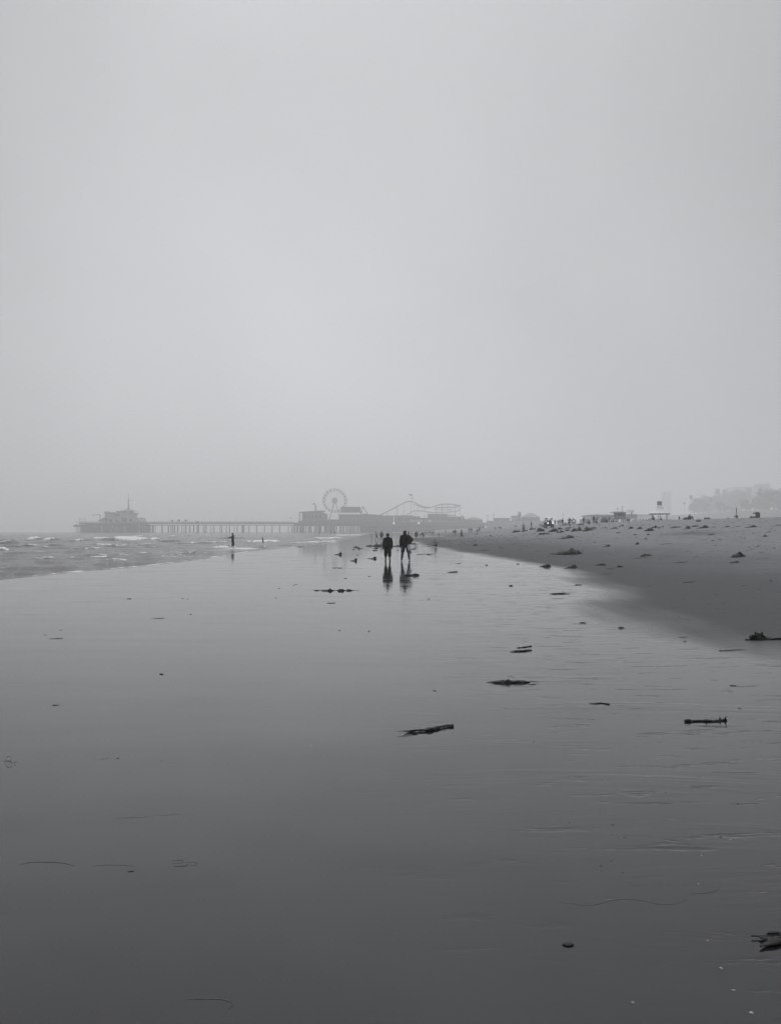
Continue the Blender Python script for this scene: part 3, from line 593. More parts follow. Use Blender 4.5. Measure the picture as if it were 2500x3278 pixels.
# ------------------------------------------------------------------ trees
def palm_meshes(h, seed):
    rr = random.Random(seed); t = MB(); bx = rr.uniform(-.8, .8)
    t.tube([(bx * (k / 6) ** 2, 0, h * k / 6) for k in range(7)], [.42, .32, .28, .26, .24, .22, .2], 8)
    c = MB()
    for k in range(70):
        a = rr.uniform(0, 6.283); el = rr.uniform(-1.15, 1.2); ln = rr.uniform(1.7, 2.7); d_ = Vector((math.cos(a) * math.cos(el), math.sin(a) * math.cos(el), math.sin(el)))
        p0 = Vector((bx, 0, h)); side = d_.cross(Vector((0, 0, 1))).normalized()
        pts = [p0 + d_ * ln * s + Vector((0, 0, -1.1 * s * s)) for s in (0, .35, .7, 1)]
        wd = (.12, .75, .95, .15); V = []
        for p, w in zip(pts, wd): V += [p - side * w, p + side * w, p + Vector((0, 0, .12))]
        F = []
        for s in range(3): b = 3 * s; F += [(b, b + 3, b + 5, b + 2), (b + 2, b + 5, b + 4, b + 1)]
        c.add(V, F)
    for k in range(26):                                              # the skirt of dead fronds below the crown
        a = rr.uniform(0, 6.283); z = h - rr.uniform(.2, 2.0); p = Vector((bx, 0, z)); o_ = Vector((math.cos(a), math.sin(a), 0))
        c.add([p + o_ * .15, p + o_ * .7 + Vector((-.2 * o_.y, .2 * o_.x, -.9)), p + o_ * .7 + Vector((.2 * o_.y, -.2 * o_.x, -1.0))], [(0, 1, 2)])
    return t.mesh('palm_trunk', True), c.mesh('palm_crown')
def tree_meshes(h, w, seed):
    rr = random.Random(seed); t = MB(); cl = []
    t.tube([(0, 0, 0), (.1, 0, h * .3), (.2, .1, h * .5)], [.6, .45, .3], 8)
    for k in range(10):
        a = k * .9 + rr.random(); e = Vector((math.cos(a) * w * .3 * rr.uniform(.5, 1.2), math.sin(a) * w * .3, h * rr.uniform(.28, .9)))
        t.tube([(.12, 0, h * .33), e * .6 + Vector((0, 0, h * .15)), e], [.25, .16, .06], 6); cl.append((e, w * rr.uniform(.16, .27)))
    cl.append((Vector((0, 0, h * .8)), w * .24)); c = MB()
    for e, r in cl:
        for k in range(130):
            d_ = Vector((rr.gauss(0, 1), rr.gauss(0, 1), rr.gauss(0, .8))).normalized(); p = e + d_ * r * rr.uniform(.45, 1.12); s = rr.uniform(.45, .95)
            a = Vector((rr.gauss(0, 1), rr.gauss(0, 1), rr.gauss(0, 1))).normalized(); b = a.cross(d_).normalized() * s; a = a * s
            c.add([p - a, p - b * .6, p + a, p + b * .6], [(0, 1, 2, 3)])
    return t.mesh('tree_trunk', True), c.mesh('tree_crown')
PALMS = [palm_meshes(19, 1), palm_meshes(22, 2), palm_meshes(16, 3)]
TREES = [tree_meshes(15, 13, 4), tree_meshes(18, 16, 5), tree_meshes(12, 14, 6)]
def plant(kind, u, vtop, y, label, w=1.0, grp='trees on the foggy bluff'):
    x = px(u, y); z = gz(x, y); h = pz(vtop, y) - z
    tm, cm = (PALMS if kind < 3 else TREES)[kind % 3]; h0 = (20, 23, 17)[kind] if kind < 3 else (16, 19.5, 13)[kind - 3]
    t = thing('palm_tree' if kind < 3 else 'tree', label, 'palm tree' if kind < 3 else 'tree', (x, y, z - .3), RNG.random() * 6, grp); k = h / h0
    a = put('trunk', tm, M['bark'], t); b = put('crown', cm, M['leaf'], t); t.scale = (k * w, k * w, k)
TL = [(1, 2190, 1607, 1180, 'leftmost palm of the foggy tree line, with a bare trunk'), (0, 2211, 1585, 1120, 'tallest palm at the left end of the tree line'), (3, 2236, 1593, 1140, 'bushy tree beside the tallest left palm'),
      (5, 2222, 1610, 1130, 'low tree filling between the two left palms'), (2, 2275, 1592, 1080, 'palm with a drooping crown right of the bushy tree'), (4, 2262, 1606, 1100, 'broad tree under the drooping palm'),
      (3, 2305, 1604, 1040, 'round tree in the middle gap of the tree line'), (5, 2326, 1617, 1030, 'low tree left of the standing umbrella pole'), (0, 2300, 1564, 1290, 'faint far palm above the middle trees'),
      (1, 2318, 1566, 1280, 'second faint far palm above the middle trees'), (4, 2345, 1566, 1250, 'faint tall tree behind the umbrella pole'), (3, 2372, 1568, 1230, 'faint tree between umbrella pole and dark beach hood'),
      (5, 2349, 1625, 1000, 'low shrub like tree straight behind the umbrella pole'), (3, 2386, 1595, 960, 'dark tree just left of the hooded beach chair'), (4, 2418, 1588, 950, 'dark round tree right above the hooded beach chair'),
      (5, 2403, 1612, 940, 'low tree behind the hooded beach chair'), (4, 2450, 1565, 960, 'big tree filling the sky right of the hooded chair'), (3, 2478, 1562, 945, 'tallest tree at the right edge of the view'),
      (5, 2462, 1610, 930, 'low dark tree near the right edge'), (4, 2500, 1580, 925, 'tree cut by the right edge of the view'), (1, 2434, 1560, 1150, 'faint palm rising left of the big right tree'), (5, 2490, 1615, 915, 'lowest dark tree at the right edge'),
      (4, 2290, 1578, 1260, 'faint broad tree behind the drooping palm'), (4, 2255, 1583, 1300, 'faint far tree behind the left palms'), (2, 2396, 1563, 1300, 'faint far palm above the dark trees'), (3, 2440, 1598, 955, 'tree between the two big right trees')]
TL += [(3, 2560, 1545, 860, 'big tree just past the right edge of the view'), (4, 2660, 1535, 800, 'second tree past the right edge of the view'), (1, 2740, 1515, 760, 'palm past the right edge of the view'), (5, 2820, 1560, 720, 'low tree past the right edge of the view'), (4, 2930, 1515, 690, 'tall tree far past the right edge of the view'), (3, 3080, 1510, 650, 'last tree far past the right edge of the view')]
for kind, u, v, y, l in TL: plant(kind, u, v, y, l)
y = 790.0; o = Vector((px(932), PY + 2, DECK)); t = thing('palm_tree', 'lone small palm on the pier left of the arcade', 'palm tree', o); a = put('trunk', PALMS[2][0], M['bark'], t); b = put('crown', PALMS[2][1], M['leaf'], t); t.scale = (.33, .33, .30)

# ------------------------------------------------------------------ town buildings in the fog
simple('tower_block', 'very faint tall tower in the fog above the kiosk', 2131, 2149, 1690, 1575, 1900, 30, 'wall', 'flat', 0, 0, zbase=20)
simple('hotel', 'faint square block rising behind the right hand trees', 2438, 2467, 1690, 1549, 1380, 30, 'pale', 'flat', 0, 4, zbase=20)
simple('apartment_house', 'faint long pale building above the right hand trees', 2350, 2430, 1690, 1560, 1340, 30, 'paint', 'flat', 0, 9, zbase=20)
simple('carousel_house', 'faint hall with a big pointed roof behind the standing pair', 1682, 1728, 1692, 1656, 700, 22, 'wall', 'hip', 15, 4, zbase=3)
simple('corner_house', 'small faint block left of the pointed roof hall', 1644, 1662, 1692, 1653, 720, 14, 'pale', 'dark', 0, 2, zbase=3)
simple('slim_turret', 'faint slim turret beside the pointed roof hall', 1661, 1668, 1692, 1642, 715, 5, 'wall', 'hip', 5, 0, zbase=3)
simple('beach_hall', 'faint flat hall behind the sitting beach group on the left', 1588, 1632, 1692, 1660, 800, 18, 'wall', 'dark', 0, 5, zbase=3)
simple('parking_wall', 'long low grey wall of the car park in the fog', 1560, 1760, 1692, 1667, 690, 6, 'pale', None, 0, 0, 'wall', zbase=2)
simple('pier_gatehouse', 'faint gatehouse with a hipped roof at the pier head', 1500, 1536, 1692, 1660, 850, 16, 'wall', 'hip', 6, 3, zbase=3)
for i, uu in enumerate((1561, 1580.5)):
    o = Vector((px(uu, 720), 720, 3)); t = thing('light_mast', ('left', 'right')[i] + ' faint pole beyond the sitting beach group', 'pole', o, 0, 'poles beyond the beach')
    h = pz(1650 if i == 0 else 1646, 720) - 3; put('pole', MB().tube([(0, 0, 0), (0, 0, h)], [.4, .22], 6), M['steel'], t); put('lamp_head', MB().box((0, 0, h), (1.6, .5, .4)), M['steel'], t)
# white beach building and lifeguard tower
y = 300.0; zb = 3.9; o = Vector((px(1932, y), y, zb)); wb = thing('beach_pavilion', 'long white flat roofed building behind the lifeguard tower', 'building', o)
def wbx(n, m, u0, u1, v0, v1, dep, yy=0): part(n, M[m], wb, o, lambda q: B(q, u0, u1, v0, v1, y + yy, dep))
wbx('wall', 'paint', 1893, 1976, 1690, 1652, 12, 1); wbx('roof', 'roof_pale', 1891, 1976, 1652, 1648.5, 15, -.5); wbx('roof_upper', 'paint', 1893, 1964, 1648.5, 1645.8, 8, 2); wbx('ramp', 'pale', 1868, 1893, 1690, 1662, 6, 3)
for k in (1, 5): wbx('window', 'glass', 1899 + k * 10, 1904 + k * 10, 1664, 1657, .4, .8)
wbx('annex', 'pale', 2013, 2040, 1690, 1646, 10, 20); wbx('water_tank', 'paint', 2017, 2030, 1640, 1632, 4, 22); wbx('tank_leg', 'steel', 2022, 2024, 1646, 1640, 1, 23)
y = 250.0; o = Vector((px(1990, y), y, 4.0)); lt = thing('lifeguard_tower', 'grey lifeguard hut with wide flat roof and a tall pole', 'lifeguard tower', o)
def lx(n, m, fn): return part(n, M[m], lt, o, fn)
hut = lx('wall', 'wall', lambda q: q.prism([(px(1976, y), pz(1660, y)), (px(2003, y), pz(1660, y)), (px(2004, y), pz(1641, y)), (px(1972, y), pz(1641, y))], y, y + 2.8))
lx('roof', 'roof_pale', lambda q: (B(q, 1966, 2007, 1641, 1639, y - .8, 4.6), B(q, 1969, 2001, 1639, 1637.4, y - .3, 3.6)))
for a, b in ((1977.5, 1984), (1986, 1992.5)): lx('window', 'glass', lambda q: B(q, a, b, 1652, 1644, y - .06, .15))
lx('door', 'timber', lambda q: B(q, 1994.5, 1999.5, 1659, 1645, y - .06, .15))
lx('deck', 'timber', lambda q: B(q, 1970, 2006, 1661.5, 1660, y - 1.4, 4.6))
for a in (1972, 1986, 2003):
    for yy in (-1.1, 2.7): lx('stilt', 'timber', lambda q: q.tube([(px(a, y), y + yy, 3.7), (px(a, y), y + yy, pz(1661, y))], .1, 6))
lx('ramp', 'timber', lambda q: q.add([(px(2006, y), y - 1.2, pz(1660, y)), (px(2016, y), y - 1.2, 4.0), (px(2016, y), y + .2, 4.0), (px(2006, y), y + .2, pz(1660, y)), (px(2006, y), y - 1.2, pz(1661, y)), (px(2016, y), y - 1.2, 3.85), (px(2016, y), y + .2, 3.85), (px(2006, y), y + .2, pz(1661, y))], [(0, 1, 2, 3), (7, 6, 5, 4), (0, 4, 5, 1), (1, 5, 6, 2), (2, 6, 7, 3), (3, 7, 4, 0)]))
for vv in (1656, 1653.5): lx('rail', 'steel_white', lambda q: q.tube([(px(1970, y), y - 1.35, pz(vv, y)), (px(2006, y), y - 1.35, pz(vv, y))], .04, 5))
lx('pole', 'steel', lambda q: q.tube([(px(2001, y), y + 3, pz(1660, y)), (px(2001, y), y + 3, pz(1618.5, y))], .085, 6))
o = Vector((px(1981, y), y + 1, pz(1637.4, y))); fl = thing('small_flag', 'small flag flying over the lifeguard hut roof', 'flag', o)
put('pole', MB().tube([(0, 0, 0), (-.25, 0, 1.35)], .025, 6), M['steel'], fl)
put('flag', MB().add([(-.25, 0, 1.35), (.02, .1, 1.05), (.12, -.06, .62), (-.14, 0, .75), (-.25, .02, 1.35), (.02, .12, 1.05), (.12, -.04, .62), (-.14, .02, .75)], [(0, 1, 2, 3), (7, 6, 5, 4), (0, 4, 5, 1), (1, 5, 6, 2), (2, 6, 7, 3), (3, 7, 4, 0)]), M['dark'], fl)
# kiosk with a conical roof
y = 230.0; o = Vector((px(2111.5, y), y, 4.0)); kt = thing('round_kiosk', 'open kiosk with a pale flared cone roof and dark sign on top', 'kiosk', o); zr = pz(1643, y) - 4; zt = pz(1617, y) - 4
put('roof', MB().tube([(0, 0, zr - .15), (0, 0, zr), (0, 0, zr + .35), (0, 0, zr + (zt - zr) * .55), (0, 0, zt)], [3.05, 3.05, 2.3, 1.3, .62], 24), M['canvas'], kt)
put('fascia', MB().tube([(0, 0, zr - .35), (0, 0, zr - .15)], 2.98, 24), M['roof'], kt)
for k in range(6): put('post', MB().tube([(2.4 * math.cos(k * 1.047 + .3), 2.4 * math.sin(k * 1.047 + .3), -.3), (2.4 * math.cos(k * 1.047 + .3), 2.4 * math.sin(k * 1.047 + .3), zr - .3)], .09, 6), M['steel'], kt)
put('counter', MB().tube([(0, 0, -.2), (0, 0, 1.1)], 1.6, 16), M['pale'], kt)
put('sign', MB().box((0, 0, zt + .56), (1.3, .4, 1.15)), M['roof'], kt)
simple('changing_rooms', 'faint pale low building left of the round kiosk', 2044, 2092, 1690, 1650, 560, 9, 'paint', 'flat', 0, 5, zbase=4)

# ------------------------------------------------------------------ people
def remeshed(mb, name, voxel, smooth=6, fold=0.0, fs=9.0):
    me = mb.mesh(name + '_raw'); o = bpy.data.objects.new('tmp', me); COL.objects.link(o)
    a = o.modifiers.new('r', 'REMESH'); a.mode = 'VOXEL'; a.voxel_size = voxel
    if smooth: b = o.modifiers.new('s', 'SMOOTH'); b.iterations = smooth; b.factor = .5
    dg = bpy.context.evaluated_depsgraph_get(); ev = o.evaluated_get(dg); out = bpy.data.meshes.new_from_object(ev, depsgraph=dg)
    bpy.data.objects.remove(o); bpy.data.meshes.remove(me); out.name = name
    if fold:
        n = len(out.vertices); co = np.empty(n * 3); out.vertices.foreach_get('co', co); co = co.reshape(-1, 3); no = np.empty(n * 3); out.vertices.foreach_get('normal', no); no = no.reshape(-1, 3)
        k = fbm(co[:, 0] * fs + co[:, 2] * fs * .8, co[:, 2] * fs * 1.3 - co[:, 1] * fs, 3); co = co + no * (k * fold)[:, None]; out.vertices.foreach_set('co', co.ravel()); out.update()
    out.polygons.foreach_set('use_smooth', [True] * len(out.polygons)); return out
def rotx(p, piv, a): y, z = p[1] - piv[1], p[2] - piv[2]; return Vector((p[0], piv[1] + y * math.cos(a) + z * math.sin(a), piv[2] - y * math.sin(a) + z * math.cos(a)))
def skel(lean=0, tilt=0, armL=(0, 8, 10), armR=(0, 8, 10), legL=(0, 3, 0), legR=(0, 3, 0), head=(0, 0), arms=None, hk=1.0, hunch=0.0, lk=1.0):
    """joints of a 1.75 m figure that faces +Y; angles in degrees: arm (swing, out, elbow), leg (swing, out, knee)"""
    J = {'hk': hk, 'lk': lk}; leg = {}
    for s, n, (a, o, k) in ((-1, 'L', legL), (1, 'R', legR)):
        a, o, k = R(a), R(o), R(k); h = Vector((s * .09, 0, 0)); kn = h + Vector((s * math.sin(o), math.cos(o) * math.sin(a), -math.cos(o) * math.cos(a))) * .43
        an = kn + Vector((s * math.sin(o) * .6, math.sin(a - k), -math.cos(a - k))) * .42; leg[n] = (h, kn, an)
    hip = .085 - min(leg['L'][2].z, leg['R'][2].z, -.03 if max(legL[0], legR[0]) > 70 else -9 + 9.0)
    if max(legL[0], legR[0]) > 70: hip = max(.13, .085 - min(leg['L'][2].z, leg['R'][2].z))
    H = Vector((0, 0, hip))
    for n in 'LR':
        h, k, a = (q + H for q in leg[n]); J['hip' + n], J['knee' + n], J['ank' + n] = h, k, a
    le = R(lean); T = lambda x, y, z: rotx(Vector((x + math.sin(R(tilt)) * z, y, z)), (0, 0, 0), le) + H
    J['pel'] = H + Vector((0, 0, .04)); J['waist'] = T(0, .01, .17); J['chest'] = T(0, .01, .36); J['neck'] = T(0, 0, .53); J['hd'] = T(0, .03, .685 - hunch)
    J['up'] = (T(0, 0, 1) - H).normalized(); J['T'] = T
    hy, hp = R(head[0]), R(head[1]); J['look'] = Vector((math.sin(hy) * math.cos(hp), math.cos(hy) * math.cos(hp), math.sin(hp)))
    J['hd'] = J['hd'] + J['look'] * .02 + Vector((0, 0, -.03 if hp < -.3 else 0))
    for s, n, (a, o, e) in ((-1, 'L', armL), (1, 'R', armR)):
        sh = T(s * .185, 0, .47); a2, o, e = R(a) - 0, R(o), R(e)
        up = Vector((s * math.sin(o), math.cos(o) * math.sin(a2), -math.cos(o) * math.cos(a2))); el = sh + up * .29
        fo = Vector((s * math.sin(o) * .3, math.cos(o * .3) * math.sin(a2 + e), -math.cos(o * .3) * math.cos(a2 + e))).normalized(); wr = el + fo * .25
        if arms and n in arms: el, wr = (H + Vector(q) for q in arms[n]); fo = (wr - el).normalized()
        J['sh' + n], J['el' + n], J['wr' + n], J['fo' + n] = sh, el, wr, fo
    return J
def body_mb(J, hands=True, n=10):
    b = MB(); T = J['T']; lk = J['lk']
    for s in (-1, 1):
        q = 'L' if s < 0 else 'R'
        b.cap(J['hip' + q], .088, J['knee' + q], .056 * lk, n); b.cap(J['knee' + q], .054 * lk, J['ank' + q].lerp(J['knee' + q], .62), .058 * lk, n); b.cap(J['ank' + q].lerp(J['knee' + q], .62), .058 * lk, J['ank' + q], .038 * lk, n)
        a = J['ank' + q]; sh = (J['knee' + q] - a).normalized(); f = Vector((s * .12, 1, 0)); f = (f - sh * f.dot(sh)).normalized()
        heel = a - sh * .045 - f * .04; b.cap(heel, .034, a - sh * .05 + f * .13, .034, n); b.cap(a - sh * .05 + f * .12, .034, a - sh * .058 + f * .19, .024, n); b.cap(a, .036, heel, .034, n)
        b.cap(J['sh' + q], .055, J['el' + q], .042, n); b.cap(J['el' + q], .041, J['wr' + q], .027, n)
        w, fo = J['wr' + q], J['fo' + q]; side = fo.cross(Vector((0, 0, 1))); side = side.normalized() if side.length > .1 else Vector((0, 1, 0)); nrm_ = side.cross(fo).normalized()
        b.cap(w, .027, w + fo * .05, .032, n); b.cap(w + fo * .05 - side * .022, .021, w + fo * .085 - side * .026, .017, n); b.cap(w + fo * .05 + side * .022, .021, w + fo * .085 + side * .026, .017, n)
        if hands:
            for i, (off, ln) in enumerate(((-.033, .062), (-.011, .074), (.011, .069), (.032, .053))):
                p = w + fo * .085 + side * off; m1 = p + fo * ln * .5 - nrm_ * .008; m2 = m1 + fo * ln * .42 - nrm_ * .028
                b.cap(p, .0105, m1, .0095, 8); b.cap(m1, .0095, m2, .008, 8)
            p = w + fo * .03 - side * .03; m1 = p - side * .03 + fo * .03; b.cap(p, .0135, m1, .011, 8); b.cap(m1, .011, m1 + fo * .034 - side * .006, .0085, 8)
    b.cap(J['pel'] + Vector((-.07, 0, 0)), .105, J['pel'] + Vector((.07, 0, 0)), .105, n); b.cap(J['pel'], .11, J['waist'], .105, n)
    for s in (-1, 1): b.cap(J['waist'] + Vector((s * .045, 0, 0)), .095, T(s * .08, .01, .36), .105, n); b.cap(T(s * .08, .01, .36), .1, T(s * .15, 0, .46), .062, n)
    b.cap(T(-.12, 0, .46), .06, T(.12, 0, .46), .06, n); b.cap(T(0, 0, .46), .07, J['neck'], .055, n); b.cap(J['neck'], .054, J['hd'], .052, n)
    h, l = J['hd'], J['look']; u = (J['up'] * .8 + Vector((0, 0, .2))).normalized(); l = (l - u * l.dot(u) * .35).normalized(); sd_ = l.cross(u).normalized(); J['hl'], J['hu'], J['hs'] = l, u, sd_; hk = J['hk']; l, u, sd_ = l * hk, u * hk, sd_ * hk
    b.cap(h - l * .022 + u * .035, .078 * hk, h + l * .03 + u * .03, .076 * hk, n); b.cap(h + u * .01 + l * .03, .066 * hk, h + l * .05 - u * .07, .04 * hk, n); b.cap(h + l * .02 - u * .055 - sd_ * .02, .042 * hk, h + l * .05 - u * .075 + sd_ * .01, .03 * hk, n)
    b.cap(h + l * .095 + u * .015, .010 * hk, h + l * .114 - u * .018, .014 * hk, 8); b.cap(h + l * .082 - u * .052 - sd_ * .016, .009 * hk, h + l * .082 - u * .052 + sd_ * .016, .009 * hk, 8)
    for s in (-1, 1): b.cap(h + sd_ * s * .078 + u * .022, .014 * hk, h + sd_ * s * .078 - u * .02, .010 * hk, 8)
    return b
def hair_mb(J, long=0.0):
    h, l, u, s = J['hd'], J['hl'], J['hu'], J['hs']; b = MB(); hk = J['hk']; l, u, s = l * hk, u * hk, s * hk
    b.cap(h - l * .03 + u * .045, .083 * hk, h + l * .022 + u * .052, .078 * hk); b.cap(h - l * .045 + u * .02, .072 * hk, h - l * .05 - u * .03, .05 * hk); b.cap(h + l * .02 + u * .08, .05 * hk, h + l * .06 + u * .072, .036 * hk)
    if long: b.cap(h - l * .05, .065 * hk, h - l * .065 - u * long, .04 * hk)
    return b
def top_mb(J, th=.022, hem=.02, sleeve=1.0, hood=False, flare=1.0):
    b = MB(); T = J['T']
    for s in (-1, 1):
        b.cap(T(s * .07, 0, -hem), (.098 + th) * flare, T(s * .06, .01, .19), (.094 + th) * (1 + flare) / 2); b.cap(T(s * .06, .01, .19), .094 + th, T(s * .085, .01, .37), .1 + th); b.cap(T(s * .085, .01, .37), .098 + th, T(s * .15, 0, .455 - th * .7), .058 + th)
        q = 'L' if s < 0 else 'R'
        if sleeve > .05:
            e = J['el' + q]; b.cap(J['sh' + q] - J['up'] * th * .8, .054 + th, e if sleeve >= .5 else J['sh' + q].lerp(e, sleeve * 2), .047 + th)
            if sleeve > .5: b.cap(e, .047 + th, e.lerp(J['wr' + q], (sleeve - .5) * 2), .034 + th * .9)
    b.cap(T(-.09, 0, .47 - th * .5), .056 + th, T(.09, 0, .47 - th * .5), .056 + th); b.cap(T(0, 0, .47), .07 + th, T(0, 0, .53), .06)
    if hood:
        for a in np.linspace(0, 6.283, 9)[:-1]: b.cap(T(.088 * math.cos(a), .02 + .08 * math.sin(a), .535 + .012 * math.sin(a)), .036, T(.088 * math.cos(a + .78), .02 + .08 * math.sin(a + .78), .535), .036)
        b.cap(T(-.07, -.085, .51), .06, T(.07, -.085, .51), .06); b.cap(T(0, -.1, .49), .065, T(0, -.125, .41), .045)
    return b
def bottom_mb(J, to=.9, th=.018, flare=1.0, to_shin=0.0):
    b = MB(); b.cap(J['pel'] + Vector((-.065, 0, .02)), .11 + th, J['pel'] + Vector((.065, 0, .02)), .11 + th); b.cap(J['pel'], .108 + th, J['pel'].lerp(J['waist'], .5), .1 + th)
    for q in 'LR':
        h, k, a = J['hip' + q], J['knee' + q], J['ank' + q]; e = h.lerp(k, min(to, 1)); b.cap(h, .09 + th, e, (.06 + th) * flare)
        if to_shin: b.cap(k, (.058 + th) * flare, k.lerp(a, to_shin), (.05 + th) * flare)
    return b
def shoe_mb(J, q, th=.008):
    b = MB(); a = J['ank' + q]; s = -1 if q == 'L' else 1; sh = (J['knee' + q] - a).normalized(); f = Vector((s * .12, 1, 0)); f = (f - sh * f.dot(sh)).normalized()
    b.cap(a - sh * .048 - f * .045, .036 + th, a - sh * .05 + f * .13, .036 + th); b.cap(a - sh * .05 + f * .12, .034 + th, a - sh * .056 + f * .19, .026 + th); b.cap(a + sh * .02, .04 + th, a - sh * .04, .04 + th); return b
def sole_mb(J, q):
    b = MB(); a = J['ank' + q]; s = -1 if q == 'L' else 1; sh = (J['knee' + q] - a).normalized(); f = Vector((s * .12, 1, 0)); f = (f - sh * f.dot(sh)).normalized()
    b.tube([a - sh * .082 - f * .085, a - sh * .086 - f * .05, a - sh * .086 + f * .1, a - sh * .082 + f * .2, a - sh * .075 + f * .225], [.022, .042, .046, .04, .02], 10, .3); return b

# --- the two walkers
def walker(loc, rz, label, J, jm, bm, skin, shoe, jkw, bkw, scale, hatless=0.0):
    o = put('person', remeshed(body_mb(J), 'person_body', .0075, 3), skin, None, loc, rz); tag(o, label, 'person'); o.scale = (scale,) * 3
    put('hair', remeshed(hair_mb(J, hatless), 'hair', .011, 4, .006, 40), M['hair'], o)
    put('jacket', remeshed(top_mb(J, **jkw), 'jacket', .011, 5, .016, 8), jm, o)
    put('shorts', remeshed(bottom_mb(J, **bkw), 'shorts', .011, 5, .012, 9), bm, o)
    for q in 'LR':
        s = put('shoe', remeshed(shoe_mb(J, q), 'shoe', .009, 3), shoe, o); put('sole', remeshed(sole_mb(J, q), 'sole', .009, 1), M['sole'], s)
    for s in (-1, 1): put('eye', MB().ball(J['hd'] + (J['hl'] * .088 + J['hs'] * s * .032 + J['hu'] * .012) * J['hk'], .011, 8, 6), M['shell'], o)
    return o
g1 = P(1241, 1798); g2 = P(1298.5, 1797)
k1 = (1798 - 1705.5) * g1.y / F_PX / 1.75; k2 = (1797 - 1695) * g2.y / F_PX / 1.75
J1 = skel(lean=5, armL=(-4, 9, 22), armR=(2, 11, 26), legL=(5, 3, 8), legR=(-5, 3, 6), head=(4, -12), hk=1.2, hunch=.03, lk=1.12)
w1 = walker(g1, 0, 'shorter walker in a black hooded jacket and long black shorts, seen from behind', J1, M['black'], M['black'], M['skin_dark'], M['charcoal'], dict(th=.042, hem=.03, hood=True, flare=1.1), dict(to=1.0, th=.036, flare=1.18, to_shin=.34), k1)
J2 = skel(lean=7, tilt=-3, armL=(-3, 9, 20), legL=(4, 11, 4), legR=(-3, 9, 8), head=(-38, -22), arms={'R': ((.335, -.07, .27), (.19, -.2, .06))}, hk=1.1, hunch=.02, lk=1.3)
w2 = walker(g2, 0, 'taller walker in a puffy black jacket with pale shoes, holding a plastic bag', J2, M['black'], M['charcoal'], M['skin_dark'], M['shoe'], dict(th=.05, hem=.03, hood=True, flare=1.1), dict(to=.92, th=.026, flare=1.2), k2)
for q in 'LR': put('sock', remeshed(MB().cap(J2['ank' + q] + Vector((0, 0, .02)), .046, J2['ank' + q].lerp(J2['knee' + q], .22), .05), 'sock', .009, 2), M['shoe'], w2)
hp = g2 + (J2['wrR'] + J2['foR'] * .07) * k2
bag = put('plastic_bag', remeshed(MB().cap((0, 0, -.02), .03, (.01, 0, -.12), .075).cap((.01, 0, -.12), .08, (.05, 0, -.30), .115).cap((.05, 0, -.30), .115, (.075, 0, -.40), .085), 'plastic_bag', .012, 4, .02, 14), M['bag'], None, hp)
tag(bag, 'pale plastic bag hanging from the hand of the taller walker', 'bag'); put('contents', remeshed(MB().cap((.06, 0, -.37), .10, (.10, 0, -.44), .055).cap((.04, 0, -.40), .07, (.11, 0, -.46), .05), 'contents', .015, 3, .02, 12), M['charcoal'], bag)
put('handle', MB().tube([(-.02, 0, -.05), (-.03, 0, .03), (0, 0, .06), (.03, 0, .03), (.02, 0, -.05)], .009, 6), M['bag'], bag)

# --- the wading fisher and the bather
fy = 80.0; fx = px(745.5, fy); fz = -.14
JF = skel(lean=-2, armL=(48, 4, 38), armR=(44, 4, 42), legL=(3, 3, 4), legR=(-3, 3, 4), head=(0, -10))
kf = (1752.5 - 1708) * fy / F_PX; kf = (kf + .17) / 1.75
fo_ = put('person', remeshed(body_mb(JF), 'person_body', .0085, 3), M['skin_dark'], None, (fx, fy, fz), R(90)); tag(fo_, 'wading fisher in a long dark coat, holding a rod over the surf', 'person'); fo_.scale = (kf,) * 3
put('hair', remeshed(hair_mb(JF), 'hair', .012, 4), M['hair'], fo_)
cb = top_mb(JF, .028, .1, .95, True, 1.1)
for s in (-1, 1): cb.cap(JF['T'](s * .07, -.02, 0), .125, Vector((s * .10, -.03, .34)), .145)
put('coat', remeshed(cb, 'coat', .014, 6, .015, 8), M['charcoal'], fo_)
for s in (-1, 1): put('eye', MB().ball(JF['hd'] + JF['hl'] * .088 + JF['hs'] * s * .032 + JF['hu'] * .012, .011, 8, 6), M['shell'], fo_)
hw = (JF['wrL'] + JF['wrR']) / 2 + JF['foL'] * .06; hx, hy, hz_ = fx - hw.y * kf, fy + hw.x * kf, fz + hw.z * kf
rod = thing('fishing_rod', 'thin fishing rod held up by the wading fisher', 'fishing rod', (hx, hy, hz_)); tip = at(717, 1708.5, fy) - Vector((hx, hy, hz_))
put('rod', MB().tube([-tip * .18, (0, 0, 0), tip * .5, tip], [.022, .02, .014, .006], 6), M['rod'], rod); put('reel', MB().tube([Vector((.0, -.05, -.05)), Vector((.0, .05, -.05))], .045, 10), M['rod'], rod)
JB = skel(lean=6, armL=(10, 10, 10), armR=(-6, 12, 20)); by = 112.0
ob = put('person', remeshed(body_mb(JB), 'person_body', .02, 3), M['skin_dark'], None, (px(842.5, by), by, -1.0), R(100)); tag(ob, 'bather standing waist deep in the surf right of the fisher', 'person')
put('hair', remeshed(hair_mb(JB, .15), 'hair', .02, 3), M['hair'], ob); put('swim_top', remeshed(top_mb(JB, .012, 0, .3), 'swim_top', .02, 3), M['dark'], ob)

